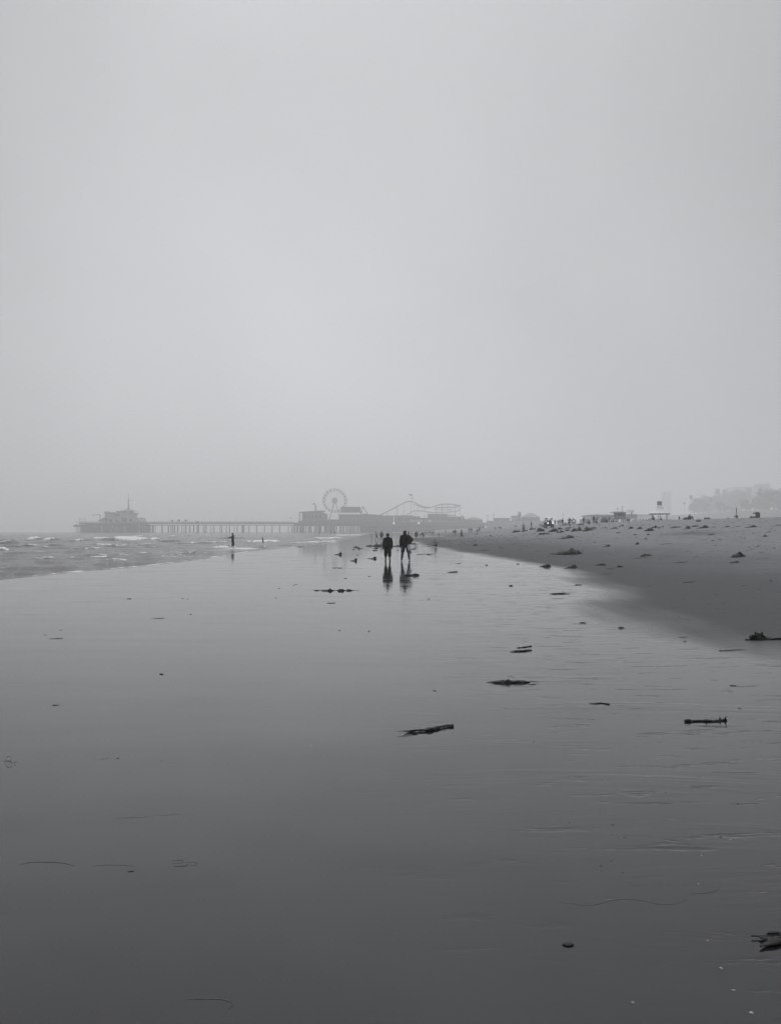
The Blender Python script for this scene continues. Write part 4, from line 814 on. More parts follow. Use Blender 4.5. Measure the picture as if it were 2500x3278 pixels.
# --- people farther off: one set of meshes for each pose, copied with its parts
POSES = dict(stand=dict(armL=(2, 9, 12), armR=(-3, 9, 14), legL=(1, 4, 2), legR=(-1, 4, 3), head=(10, -4)), walk=dict(lean=5, armL=(22, 6, 18), armR=(-20, 6, 20), legL=(-20, 2, 10), legR=(24, 2, 8)),
             stride=dict(lean=8, armL=(-26, 8, 25), armR=(28, 8, 30), legL=(28, 3, 12), legR=(-24, 3, 18), head=(0, -10)), bend=dict(lean=48, armL=(38, 8, 12), armR=(52, 8, 20), legL=(8, 4, 14), legR=(-2, 4, 6), head=(0, -45)),
             hips=dict(armL=(10, 34, 70), armR=(10, 34, 70), legL=(0, 6, 2), legR=(0, 6, 2), head=(-15, 0)), phone=dict(lean=3, armL=(26, 10, 95), armR=(30, 8, 90), legL=(0, 4, 2), legR=(2, 5, 6), head=(0, -28)),
             sit=dict(lean=14, armL=(55, 8, 30), armR=(50, 10, 30), legL=(135, 8, 101), legR=(130, 10, 98), head=(0, -10)), lounge=dict(lean=-24, armL=(-35, 16, 10), armR=(-35, 16, 10), legL=(86, 6, 22), legR=(96, 6, 45), head=(0, 4)),
             splash=dict(lean=18, armL=(20, 60, 10), armR=(20, 62, 10), legL=(92, 25, 10), legR=(90, 28, 14)))
PM = {}
for nme, kw in POSES.items():
    J = skel(**kw); v = .028
    PM[nme] = dict(body=remeshed(body_mb(J, False, 8), 'person_body', .024, 2), hair=remeshed(hair_mb(J, .08 if nme in ('walk', 'lounge', 'hips') else 0), 'hair', v, 2), top=remeshed(top_mb(J, .022, .03, 1.0 if nme not in ('splash', 'hips') else .3), 'shirt', v, 3, .012),
                   shorts=remeshed(bottom_mb(J, .85, .02, 1.1), 'shorts', v, 3), trousers=remeshed(bottom_mb(J, 1, .02, 1.0, .9), 'trousers', v, 3))
    for q in PM[nme].values(): q.materials.append(M['dark'])
def folk(loc, rz, h, pose, top, bot, long, label, grp, skin='skin'):
    p = PM[pose]; k = h / 1.75
    o = put('person', p['body'], M[skin], None, loc, R(rz)); o.scale = (k,) * 3; tag(o, label, 'person', grp)
    put('hair', p['hair'], M['hair'], o)
    if top: put('shirt', p['top'], M[top], o)
    if bot: put('trousers' if long else 'shorts', p['trousers' if long else 'shorts'], M[bot], o)
    return o
SITH = dict(sit=.92, lounge=.86, splash=.88)
# u, top, bottom, pose, shirt, bottom, long, facing, height, label
PEOPLE = [(1022, 1704, 1716.5, 'stand', 'mid', 'dark', 1, 20, 1.7, 'leftmost of four bathers standing in the far shallows'), (1035, 1707, 1716.5, 'walk', 'dark', 'dark', 0, 60, 1.4, 'second bather from the left in the far shallows'), (1058.5, 1708, 1718, 'bend', None, 'dark', 0, -60, 1.6, 'stooping bather in the far shallows'), (1071, 1705, 1716.5, 'stand', 'dark', 'charcoal', 1, 0, 1.7, 'slim dark bather on the right in the far shallows'),
 (1189.5, 1716.5, 1732.5, 'stand', 'mid', 'mid', 0, -70, 1.05, 'small child left of the walking woman by the water'), (1206, 1704, 1733, 'stride', 'light', 'dark', 0, 100, 1.65, 'woman in a pale top striding left along the wet sand'), (1221.5, 1702, 1736, 'stand', 'mid', 'mid', 0, 0, 1.75, 'man in grey standing left of the shorter walker'),
 (1308, 1697, 1718, 'stand', 'dark', 'mid', 0, 30, 1.7, 'person half hidden behind the shoulder of the taller walker'), (1317.5, 1698, 1712, 'stand', 'light', 'mid', 0, 0, 1.7, 'pale far figure just right of the taller walker'), (1331, 1695, 1723, 'stand', 'mid', 'dark', 0, 10, 1.7, 'left one of the close pair wading near the truck'), (1335.5, 1697, 1722, 'stand', 'dark', 'dark', 0, -20, 1.65, 'right one of the close pair wading near the truck'),
 (1345.5, 1700, 1722.5, 'bend', 'dark', 'mid', 0, -70, 1.72, 'person bending over beside the wading pair'), (1354.5, 1700.5, 1722, 'stand', 'mid', 'mid', 0, 0, 1.4, 'child standing right of the bending person'), (1395.5, 1713.5, 1735.5, 'splash', None, 'dark', 0, 20, 0, 'child sitting in a puddle with arms spread'),
 (1391, 1704, 1709, 'sit', 'mid', 'dark', 0, 0, 0, 'left of two tiny sitting figures right of the truck'), (1404.5, 1700, 1709, 'sit', 'mid', 'mid', 0, 0, 0, 'right of two tiny sitting figures right of the truck'), (1386.5, 1692.5, 1706, 'stand', 'dark', 'dark', 1, 0, 1.75, 'figure standing at the tail of the truck'), (1426, 1687.5, 1699, 'stand', 'mid', 'dark', 1, 0, 1.7, 'lone faint figure on the sand right of the truck'),
 (1451.5, 1693.5, 1710, 'walk', 'dark', 'mid', 0, 20, 1.6, 'left one of the walking pair on the upper wet sand'), (1457.5, 1691, 1710, 'stand', 'dark', 'dark', 0, -10, 1.75, 'right one of the walking pair on the upper wet sand'), (1478.5, 1696.5, 1729.5, 'stride', 'charcoal', 'charcoal', 0, 70, 1.75, 'man in dark shirt and shorts walking alone up the beach'),
 (1502, 1681, 1697, 'stand', 'mid', 'dark', 1, 0, 1.7, 'left one of two big faint figures near the poles'), (1509.5, 1680.5, 1698, 'walk', 'dark', 'dark', 1, 30, 1.75, 'right one of two big faint figures near the poles'), (1526, 1684, 1699, 'bend', 'dark', 'mid', 0, -60, 1.5, 'stooping figure in front of the pier head'), (1534.5, 1676.5, 1694, 'stand', 'mid', 'mid', 1, 0, 1.75, 'tall faint figure in front of the pier head'), (1541, 1682, 1693, 'stand', 'light', 'light', 0, 0, 1.5, 'pale short figure in front of the pier head'), (1548, 1680, 1692.5, 'stand', 'dark', 'mid', 1, 0, 1.7, 'slim figure left of the three sitting people'),
 (1586, 1683, 1691.5, 'sit', 'mid', 'mid', 0, 20, 0, 'left of three people sitting below the two poles'), (1596, 1683.5, 1691, 'sit', 'dark', 'mid', 0, -30, 0, 'middle of three people sitting below the two poles'), (1603.5, 1682, 1691, 'sit', 'dark', 'dark', 0, 0, 0, 'right of three people sitting below the two poles'),
 (1676, 1660, 1692, 'hips', 'light', 'charcoal', 1, 170, 1.75, 'person in a pale shirt and dark trousers left of the buggy'), (1701, 1661, 1685.5, 'stand', 'charcoal', 'dark', 1, 60, 1.7, 'dark clad figure between pale shirted person and buggy'), (1649, 1679, 1687, 'sit', 'mid', 'light', 0, 0, 0, 'pale sitting figure left of the pale shirted person'), (1655, 1680, 1687, 'sit', 'light', 'mid', 0, 30, 0, 'bright sitting figure left of the pale shirted person'), (1692, 1681, 1686, 'lounge', 'mid', 'dark', 0, 90, 0, 'person lying on the sand beside the dark clad figure'),
 (1729, 1672, 1681, 'sit', 'mid', 'mid', 0, 10, 0, 'left of two faint sitters just left of the buggy'), (1736, 1670, 1682, 'sit', 'mid', 'dark', 0, -10, 0, 'right of two faint sitters just left of the buggy'),
 (1777, 1661.5, 1679, 'stand', 'dark', 'dark', 1, 20, 1.65, 'figure right beside the buggy, first of the line'), (1786, 1662, 1679, 'stand', 'dark', 'mid', 1, -15, 1.7, 'second standing figure right of the buggy'), (1792, 1657.5, 1679, 'phone', 'mid', 'dark', 1, 30, 1.7, 'figure with raised hands, third right of the buggy'), (1800, 1654.5, 1680, 'stand', 'charcoal', 'dark', 1, 180, 1.75, 'large dark figure facing the sea right of the buggy'),
 (1811.5, 1664, 1677, 'sit', 'mid', 'mid', 0, 30, 0, 'sitter between the large dark figure and the couple'), (1817, 1665, 1677, 'lounge', 'dark', 'mid', 0, 60, 0, 'person leaning back beside the couple'), (1823.5, 1652, 1681, 'phone', 'charcoal', 'charcoal', 1, 120, 1.8, 'tall dark man of the couple, hands raised'), (1831, 1656.5, 1678, 'bend', 'dark', 'mid', 1, 50, 1.9, 'bowed figure of the couple, right of the tall man'), (1837.5, 1666.5, 1677, 'sit', 'dark', 'dark', 0, 0, 0, 'sitter right of the bowed figure'), (1842.5, 1653.5, 1676, 'bend', 'mid', 'light', 1, 80, 1.9, 'pale legged figure with a bowed head'),
 (1868, 1651.5, 1674.5, 'stand', 'dark', 'dark', 1, 5, 1.75, 'figure with arms hanging, alone above the flat dark heap'), (1887, 1660.5, 1675.5, 'sit', 'dark', 'charcoal', 0, 15, 0, 'person sitting between two standing figures'), (1901, 1648, 1673, 'stand', 'charcoal', 'charcoal', 1, 180, 1.78, 'dark standing figure in front of the white building'), (1911, 1658.5, 1673, 'sit', 'dark', 'dark', 0, 60, 0, 'person crouching left of the dome tent'),
 (1942, 1663, 1673, 'lounge', 'dark', 'charcoal', 0, 30, 0, 'person lounging in front of the dome tent'), (1950, 1651.5, 1672, 'stand', 'dark', 'mid', 1, 0, 1.7, 'figure standing right of the dome tent'), (1957, 1660, 1671, 'sit', 'mid', 'dark', 0, -20, 0, 'left sitter of three below the lifeguard hut'), (1963.5, 1659.5, 1671, 'sit', 'dark', 'dark', 0, 10, 0, 'middle sitter of three below the lifeguard hut'), (1969, 1661, 1671, 'lounge', 'dark', 'mid', 0, 50, 0, 'right sitter of three below the lifeguard hut'), (1988, 1662, 1669, 'lounge', 'dark', 'dark', 0, 90, 0, 'person lying right below the lifeguard hut'),
 (2033, 1659, 1667, 'lounge', 'dark', 'charcoal', 0, 40, 0, 'person lying at the foot of the pale wind shelter'), (2061, 1657, 1666, 'sit', 'dark', 'dark', 0, 0, 0, 'leftmost sitter of the long group below the kiosk'), (2069, 1657.5, 1666, 'lounge', 'mid', 'dark', 0, 30, 0, 'second sitter of the long group below the kiosk'), (2077, 1654, 1665.5, 'sit', 'charcoal', 'charcoal', 0, -20, 0, 'dark bulky sitter of the long group below the kiosk'), (2083.5, 1653.5, 1665, 'sit', 'charcoal', 'dark', 0, 20, 0, 'sitter close to the right of the bulky one'),
 (2093.5, 1649, 1664.5, 'sit', 'dark', 'charcoal', 0, 10, 0, 'big dark sitter straight below the kiosk'), (2101, 1656, 1664, 'sit', 'mid', 'mid', 0, 0, 0, 'faint sitter below the right half of the kiosk'), (2116, 1650, 1663, 'sit', 'charcoal', 'charcoal', 0, 160, 0, 'dark sitter at the right edge of the kiosk'), (2158, 1653, 1662, 'sit', 'dark', 'mid', 0, 0, 0, 'sitter left of the lone slim standing one'), (2174.5, 1645.5, 1661.5, 'stand', 'dark', 'charcoal', 1, 0, 1.1, 'slim child standing on the sand crest'),
 (2209, 1642, 1660, 'sit', 'charcoal', 'charcoal', 0, -10, 0, 'dark hunched sitter on the crest left of the cooler'), (2218, 1645, 1659.5, 'sit', 'mid', 'charcoal', 0, 10, 0, 'sitter close behind the hunched one on the crest'), (2275, 1645, 1656.5, 'sit', 'charcoal', 'charcoal', 0, 60, 0, 'dark sitter right beside the white lidded cooler'), (2360, 1638.5, 1654.5, 'sit', 'charcoal', 'charcoal', 0, 20, 0, 'sitter under the tall closed umbrella')]
for u, vt, vb, pose, top, bot, lg, rz, h, l in PEOPLE:
    hh = h if h else SITH[pose] * (.82 if pose == 'splash' else 1); y = hh * F_PX / (vb - vt); x = px(u, y)
    if pose in ('bend',): y *= .84; x = px(u, y); hh = h
    folk((x, y, (ground_z(x, y, False).item() - .03 if x > shore_x(y) else -.12)), rz, h if h else 1.75 * (.82 if pose == 'splash' else 1), pose, top, bot, lg, l, 'people on the beach')
print('people', [(u, round(1.7 * F_PX / (vb - vt))) for u, vt, vb, *_ in PEOPLE][:0])
for i in range(16):                                                   # strollers on the pier
    u = (560, 583, 612, 622, 643, 668, 690, 735, 771, 786, 800, 822, 838, 856, 880, 905)[i]
    folk((px(u), PY + 2 + 5 * RNG.random(), DECK), RNG.integers(0, 360), 1.7, ('stand', 'walk')[i % 2], 'dark', 'dark', 1, 'tiny dark stroller on the pier deck, ' + ('leftmost of all sixteen', 'second from the left', 'third from the left', 'fourth from the left', 'fifth from the left', 'sixth from the left', 'seventh from the left', 'eighth, straight above the wading fisher', 'ninth, just right of the fisher', 'tenth from the left', 'seventh from the right', 'sixth from the right, above the bather', 'fifth from the right', 'fourth from the right', 'third from the right', 'rightmost, nearest the wheel')[i], 'strollers on the pier deck')

# ------------------------------------------------------------------ vehicles
y = 1.95 * F_PX / (1688 - 1655.5); x = px(1761, y); z = gz(x, y); by = y
ut = thing('beach_buggy', 'dark open beach buggy facing the camera with its headlights on', 'buggy', (x, y, z - .02))
hull = MB(); hull.box((0, 1.2, .62), (1.42, 2.7, .42)); hull.box((0, .3, .92), (1.36, 1.0, .34), 0, .86); hull.box((0, -.12, .66), (1.3, .12, .5)); hull.box((0, 2.3, .95), (1.4, .9, .35)); put('body', hull, M['charcoal'], ut)
put('bumper', MB().box((0, -.25, .45), (1.3, .14, .2)), M['black'], ut); put('grille', MB().box((0, -.2, .72), (.7, .05, .24)), M['black'], ut)
for sx in (-.64, .64):
    put('roof_post', MB().tube([(sx, .72, 1.05), (sx * .95, 1.0, 1.86)], .04, 8), M['black'], ut); put('roof_post', MB().tube([(sx, 2.1, 1.0), (sx * .95, 2.0, 1.86)], .04, 8), M['black'], ut)
    for yy in (.35, 2.2):
        w = put('wheel', MB().tube([(-.13, 0, 0), (-.1, 0, 0), (.1, 0, 0), (.13, 0, 0)], [.27, .34, .34, .27], 18), M['tyre'], ut, (sx * 1.02, yy, .34)); put('rim', MB().tube([(-.14, 0, 0), (.14, 0, 0)], .17, 12), M['steel'], w)
    put('headlight', MB().tube([(sx * .72, -.22, .93), (sx * .72, -.1, .93)], .12, 12), M['lamp'], ut); put('marker_light', MB().tube([(sx, .68, 1.3), (sx, .76, 1.3)], .075, 10), M['lamp'], ut)
    put('seat', MB().box((sx * .5, 1.55, .95), (.5, .5, .15)).box((sx * .5, 1.85, 1.25), (.5, .14, .6)), M['black'], ut)
    put('mirror', MB().box((sx * 1.18, .75, 1.35), (.16, .06, .14)), M['black'], ut)
put('roof', MB().box((0, 1.5, 1.88), (1.34, 1.35, .08)), M['charcoal'], ut); put('roof_beam', MB().box((0, .95, 1.80), (1.24, .1, .14)), M['black'], ut)
put('light_bar', MB().box((0, .86, 1.94), (.44, .16, .10)), M['lamp'], ut); put('steering_wheel', MB().tube([(.32 + .18 * math.cos(a), 1.1 + .06 * math.sin(a), 1.2 + .17 * math.sin(a)) for a in np.linspace(0, 6.283, 15)], .02, 6), M['black'], ut)
put('aerial', MB().tube([(.5, 2.0, 1.86), (.52, 2.0, 2.5)], .012, 5), M['steel'], ut)
JD = skel(lean=4, armL=(55, 8, 30), armR=(55, 8, 30), legL=(82, 6, 70), legR=(82, 6, 70))
dbm, dtm, dhm, dpm = remeshed(body_mb(JD, False, 8), 'person_body', .024, 2), remeshed(top_mb(JD), 'shirt', .028, 3), remeshed(hair_mb(JD), 'hair', .028, 2), remeshed(bottom_mb(JD, 1, .02, 1, .9), 'trousers', .028, 2)
for q in (dbm, dtm, dhm, dpm): q.materials.append(M['dark'])
hipz = JD['pel'].z
for sx, l in ((.33, 'driver sitting in the open beach buggy'), (-.33, 'passenger sitting in the open beach buggy')):
    p = put('person', dbm, M['skin'], None, (x + sx, y + 1.6, z + 1.12 - hipz), R(180)); tag(p, l, 'person'); p.scale = (.88,) * 3
    put('shirt', dtm, M['dark'], p); put('hair', dhm, M['hair'], p); put('trousers', dpm, M['dark'], p)
y = 420.0; x = px(1373, y); z = gz(x, y) - .1; tz = at(1373, 1705.5, y).z
tk = thing('pickup_truck', 'pale pickup truck parked on the far wet sand', 'truck', (x, y, z), R(8)); s_ = (px(1388, y) - px(1358, y)) / 5.2
b = MB().prism([(-2.6, .5), (2.6, .5), (2.6, 1.02), (1.5, 1.1), (-2.6, 1.12)], -.95, .95); put('body', b, M['mid'], tk)
put('cab', MB().prism([(-.9, 1.1), (1.5, 1.1), (.75, 1.82), (-.75, 1.85)], -.85, .85), M['paint'], tk); put('window', MB().prism([(-.6, 1.2), (.2, 1.2), (.2, 1.7), (-.55, 1.7)], -.88, .88), M['glass'], tk); put('window', MB().prism([(.3, 1.2), (1.2, 1.2), (.68, 1.7), (.3, 1.7)], -.88, .88), M['glass'], tk)
put('roof_rack', MB().box((-.9, 0, 1.98), (2.6, 1.5, .06)).box((.4, 0, 1.92), (.06, 1.4, .14)).box((-2.1, 0, 1.5), (.06, 1.4, .95)), M['steel'], tk)
for xx in (-1.6, 1.65):
    for yy in (-.85, .85): w = put('wheel', MB().tube([(0, -.12, 0), (0, .12, 0)], .4, 16), M['tyre'], tk, (xx, yy, .4)); put('rim', MB().tube([(0, -.13, 0), (0, .13, 0)], .2, 10), M['steel'], w)
tk.scale = (s_,) * 3
# ------------------------------------------------------------------ beach things
def stand_at(u, v0, v1, h): y = h * F_PX / (v1 - v0); x = px(u, y); return Vector((x, y, gz(x, y) - .02))
g = stand_at(1934.5, 1655, 1673, 1.25); t = thing('dome_tent', 'round grey dome tent among the beach people', 'tent', g)
put('shell', MB().ball((0, 0, 0), (.85, .8, 1.25), 18, 12, lambda a, b_, c: 1.0), M['mid'], t); put('opening', MB().ball((.28, -.5, .0), (.42, .38, .75), 12, 8), M['dark'], t)
g = stand_at(2028, 1653, 1667, 1.1); t = thing('wind_shelter', 'pale low sloping wind shelter right of the lifeguard hut', 'shelter', g)
put('canvas', MB().prism([(-.95, 0), (-.55, .75), (.3, 1.05), (.85, .95), (1.0, 0)], -.5, .6), M['canvas'], t); put('pole', MB().tube([(.3, -.55, 0), (.3, -.5, 1.15)], .02, 6), M['steel'], t)
g = stand_at(2012, 1650.5, 1664, 1.25); t = thing('beach_umbrella', 'small ragged dark umbrella between lifeguard hut and wind shelter', 'umbrella', g)
put('pole', MB().tube([(0, 0, 0), (0, 0, 1.25)], .025, 6), M['steel'], t); put('canopy', MB().ball((0, 0, .92), (.5, .5, .30), 9, 6, lambda a, b_, c: 1.15 - .25 * abs(math.sin(4.5 * math.atan2(b_, a)))), M['dark'], t)
for u, v0, v1, l in ((2127, 1651, 1661, 'small dark umbrella standing right of the kiosk'), (2164, 1650, 1661, 'small dark umbrella left of the slim standing child')):
    g = stand_at(u, v0, v1, 1.1); t = thing('beach_umbrella', l, 'umbrella', g); put('pole', MB().tube([(0, 0, 0), (0, 0, 1.1)], .025, 6), M['steel'], t); put('canopy', MB().ball((0, 0, .85), (.33, .33, .28), 9, 6), M['dark'], t)
g = stand_at(2263, 1647.5, 1656.5, .45); t = thing('cooler', 'dark cooler with a bright white lid on the sand crest', 'cooler', g)
put('box', MB().box((0, 0, .16), (.78, .45, .32)), M['dark'], t); put('lid', MB().box((0, 0, .385), (.62, .42, .13), 0, .92), M['paint'], t); put('handle', MB().tube([(-.3, -.25, .33), (-.3, -.27, .2), (.3, -.27, .2), (.3, -.25, .33)], .015, 6), M['steel'], t); put('mat', MB().box((0.2, 0, .01), (1.8, .8, .04)), M['charcoal'], t)
g = stand_at(2359.5, 1617.5, 1654.5, 2.0); g.y += .25; t = thing('closed_umbrella', 'tall thin closed umbrella rising behind a sitter', 'umbrella', g)
put('pole', MB().tube([(0, 0, 0), (0, 0, 2.05)], .022, 6), M['steel'], t); put('canopy', MB().tube([(0, 0, .9), (0, 0, 1.1), (0, 0, 1.8), (0, 0, 2.0)], [.06, .085, .06, .02], 8), M['dark'], t)
g = stand_at(2422, 1631.5, 1652, 1.0); t = thing('beach_chair', 'dark hooded beach chair with a leg rest, alone on the crest', 'chair', g)
put('hood', MB().prism([(-.42, .12), (.36, .02), (.36, .8), (.3, .9), (.0, 1.0), (-.3, .92), (-.42, .75), (-.28, .7), (.0, .82), (.2, .72), (.2, .35), (-.42, .3)], -.42, .42), M['black'], t); put('side', MB().prism([(-.38, .12), (.34, .04), (.34, .8), (.0, .96), (-.36, .78)], -.45, -.4), M['charcoal'], t)
put('leg_rest', MB().prism([(-1.05, .02), (-.4, .02), (-.4, .3), (-.85, .34), (-.95, .18)], -.36, .36), M['charcoal'], t); put('towel', MB().prism([(-.42, .78), (-.2, .9), (-.2, .96), (-.46, .84)], -.4, -.1), M['light'], t)
for u, v0, v1, w, mm_, l in ((2196, 1652, 1660, .5, 'charcoal', 'dark bag on the crest left of the hunched sitter'), (2142, 1657, 1662, .45, 'charcoal', 'low dark bag on the crest right of the kiosk'), (2330, 1651.5, 1655.5, .3, 'light', 'small pale bag on the crest left of the closed umbrella'), (2342, 1652.5, 1655.2, .35, 'mid', 'small grey bag left of the closed umbrella'), (2236, 1652, 1658, .3, 'mid', 'small grey bag between hunched sitter and cooler')):
    g = stand_at(u, v0, v1, .36 * w / .45); o = put('beach_bag', MB().ball((0, 0, .13), (w, w * .6, .26 * w / .45), 10, 7, lambda a, b_, c: 1 + .12 * math.sin(5 * a + 3 * b_)), M[mm_], None, g); tag(o, l, 'bag'); put('strap', MB().tube([(-w * .5, 0, .25), (-w * .2, 0, .42), (w * .2, 0, .42), (w * .5, 0, .25)], .02, 6), M[mm_], o)
x = px(1803.5, 190); o = Vector((x, 190, gz(x, 190))); t = thing('beach_pole', 'thin upright pole behind the large dark figure', 'pole', o); put('pole', MB().tube([(0, 0, 0), (0, 0, pz(1644.5, 190) - o.z)], .035, 6), M['steel'], t); put('tip', MB().ball((0, 0, pz(1644.5, 190) - o.z), .07, 6, 5), M['steel'], t)

# ------------------------------------------------------------------ seaweed
def kelp_heap(u0, u1, v, hp, peak, label, fronds=0, m='kelp', wid=.42, taper='both', bulbs=0):
    g = P((u0 + u1) / 2, v); L = (u1 - u0) * g.y / F_PX; y0, y1 = g.y, g.y; H = hp * g.y / F_PX
    W = min(max(L * wid, .05), 1.6, 1.2 * g.y * .03 + .12); H = (1.15 if v < 1830 and (u0 + u1) > 2900 else .95) * max(H - W * 1.65 / g.y * .35, H * .6)
    nu, nv = max(28, min(46, int(L * 30))), 12; sd_ = RNG.random() * 50; mb = MB(); V = []
    for i in range(nu + 1):
        s = i / nu; up_ = s < peak; e = max((s / peak) if up_ else (1 - s) / (1 - peak), 0); long_ = up_ == (peak >= .5)
        pr = (e ** .85 if long_ and abs(peak - .5) > .08 else 1 - (1 - e) ** 2.6) * (.72 + .42 * fbm(s * 4.2 + sd_, sd_, 2) + .30 * vnoise(s * max(7, L * 6) + sd_, sd_ + 9)); pr = min(max(pr, .05 * (.02 < s < .98)), 1.0)
        wv_ = (e ** .55) * (.8 + .5 * vnoise(s * 6 + sd_, sd_ + 4)) + .05
        for j in range(nv + 1):
            t = 2 * j / nv - 1; q = max(1 - t * t, 0) ** .6; n_ = 1 + .5 * fbm(s * L * 9 + sd_, t * W * 9 + sd_, 3)
            xx = (s - .5) * L; yy = t * W * .5 * wv_ + .12 * W * fbm(s * 5, sd_, 2); V.append([xx, yy, max(H * pr * q * n_, -.005) - .004])
    r = len(V); F = [(i * (nv + 1) + j, (i + 1) * (nv + 1) + j, (i + 1) * (nv + 1) + j + 1, i * (nv + 1) + j + 1) for i in range(nu) for j in range(nv)]
    for p in V: p[2] += gz(g.x + p[0], g.y + p[1]) - g.z
    mb.add(V, F); o = put('kelp_heap', mb.mesh('kelp_heap', True), M[m], None, g); tag(o, label, 'seaweed', 'seaweed washed up on the beach')
    for k in range(fronds):
        s = random.uniform(.05, .95); x0 = (s - .5) * L; e = (s / peak) if s < peak else (1 - s) / (1 - peak); ln = random.uniform(.12, .3) * max(L, .25); a = random.uniform(-.5, .5) + (math.pi if random.random() < .6 else 0)
        zt = H * e * .8; w_ = random.uniform(.012, .035) * min(max(L, .4), 1.6); pts = []
        for c in range(6):
            f = c / 5; p_ = Vector((x0 + math.cos(a) * ln * f, math.sin(a) * ln * f * .6 - .02, 0)); p_.z = zt * (1 - f) ** 1.2 + random.uniform(.2, 1) * .16 * H * math.sin(f * 3.1) + .006 + gz(g.x + p_.x, g.y + p_.y) - g.z; pts.append(p_)
        put('frond', MB().tube(pts, [w_ * .5, w_, w_ * 1.1, w_, w_ * .7, w_ * .15], 6, .28).mesh('frond', True), M[m], o)
    for k in range(bulbs):
        x0 = random.uniform(-.35, .3) * L; hh = random.uniform(.9, 1.5) * H; dx = random.uniform(-.1, .1) * L
        put('bulb', MB().tube([(x0, 0, H * .4), (x0 + dx * .6, 0, hh * .8), (x0 + dx, 0, hh), (x0 + dx * 1.2, 0, hh + .05), (x0 + dx * 1.3, 0, hh + .085)], [.006, .008, .018, .024, .006], 8).mesh('bulb', True), M[m], o)
    return o
def kelp_bulb(u0, u1, v, hp, label, right=True):
    g = P((u0 + u1) / 2, v); L = (u1 - u0) * g.y / F_PX; H = hp * g.y / F_PX * .5; s = 1 if right else -1
    o = put('bull_kelp', MB().ball((s * L * .32, 0, H * .85), (L * .17, L * .14, H), 14, 9, lambda a, b, c: 1 + .13 * math.sin(3 * a * s + 4 * c)).mesh('bull_kelp', True), M['kelp'], None, g); tag(o, label, 'seaweed', 'seaweed washed up on the beach')
    put('stem', MB().tube([(s * L * .22, 0, H * .8), (s * L * .1, .01, H * .45), (-s * L * .15, 0, .02), (-s * L * .5, .02, .006)], [H * .55, H * .35, H * .2, H * .1], 8).mesh('stem', True), M['kelp'], o); return o
def curve_pts(ps, lift=.006):
    return [q + Vector((0, 0, lift)) for q in (P(u, v) for u, v in [tuple(a) for a in spline(ps, 5)])]
def kelp_strand(ps, r, label, m='strand', name='kelp_strand', cat='seaweed', grp='seaweed washed up on the beach', lump=.25, root=0.0):
    r *= .4 if m == 'kelp' else .36; S = curve_pts(ps, r * .5); o0 = S[len(S) // 2].copy(); n = len(S)
    rad = [r * (.07 + .93 * math.sin(math.pi * (i + .3) / (n - .4)) ** .8) * (1 + lump * float(vnoise(i * .7, r * 99 + len(label)))) for i in range(n)]
    if root: rad[-1] = rad[-2] = rad[-3] = r * root
    o = put(name, MB().tube([p - o0 for p in S], rad, 7, .55).mesh(name, True), M[m], None, o0); tag(o, label, cat, grp); return o
# near pieces on the wet mirror
o = kelp_strand([(1293, 2347), (1335, 2343), (1370, 2341), (1400, 2334), (1430, 2328), (1452, 2327)], .058, 'long thick dark kelp rope lying alone near the middle foreground', 'kelp', lump=.42, root=.75)
for dx, dy, w in ((0, 0, .012), (10, 4, .014), (34, 3, .02)):
    S = curve_pts([(1300 + dx * 1.05, 2346 - dx * .13 + dy), (1285 + dx * .95, 2349 - dx * .12 + dy * .6), (1265 + dx * .98, 2350 - dx * .1 + dy * .9)] if dx != 95 else [(1395, 2334), (1402, 2329), (1390, 2331)], .02); oo = o.location
    put('frond', MB().tube([p - oo for p in S], [.45 * w * (1 - .8 * i / len(S)) for i in range(len(S))], 6, .4).mesh('frond', True), M['kelp'], o)
def ragged(o, path, n, ln, w, up=.25):                              # short torn blades lying along a stem
    S = curve_pts(path, .004)
    for k in range(n):
        p = S[int(random.random() * (len(S) - 1))] - o.location; a = random.uniform(-.6, .6) + (math.pi if random.random() < .55 else 0); l = ln * random.uniform(.5, 1.3); z = random.uniform(0, up) * l
        put('frond', MB().tube([p, p + Vector((math.cos(a) * l * .5, math.sin(a) * l * .4, z)), p + Vector((math.cos(a) * l, math.sin(a) * l * .6, z * .5))], [w, w * 1.3, w * .15], 6, .4).mesh('frond', True), M['kelp'], o)
ragged(o, [(1310, 2346), (1370, 2341), (1400, 2334), (1448, 2328)], 22, .055, .006)
kelp_heap(1552, 1702, 2186, 18, .55, 'big smooth dark kelp mound with a thin wire loop above it', 6, wid=.2); kelp_strand([(1622, 2178), (1624, 2167), (1632, 2165), (1644, 2169), (1650, 2175)], .006, 'thin wiry loop over the big smooth kelp mound', root=.9)
o = kelp_strand([(1632, 2088), (1655, 2086), (1680, 2085), (1697, 2080)], .045, 'forked dark kelp piece lying above the big smooth mound', 'kelp', lump=.4); S = curve_pts([(1655, 2082), (1678, 2080), (1702, 2076)], .03); put('frond', MB().tube([p - o.location for p in S], [.4 * q for q in [.01, .03, .03, .02, .03, .04, .035, .03, .03, .04, .02]][:len(S)], 6).mesh('frond', True), M['kelp'], o)
kelp_strand([(1885, 2253), (1905, 2254), (1925, 2252.5), (1950, 2256)], .022, 'thin kelp stick with a thick right end in the rippled area', 'kelp', root=1.4)
o = kelp_strand([(2192, 2310), (2215, 2311), (2240, 2310), (2270, 2311), (2300, 2310), (2322, 2307)], .036, 'bristly kelp stem with a bulb at its left end', 'kelp', lump=.5, root=1.5)
c_ = P(2202, 2311) - o.location; put('bulb', MB().ball(c_ + Vector((0, 0, .01)), (.035, .02, .014), 12, 8), M['kelp'], o)
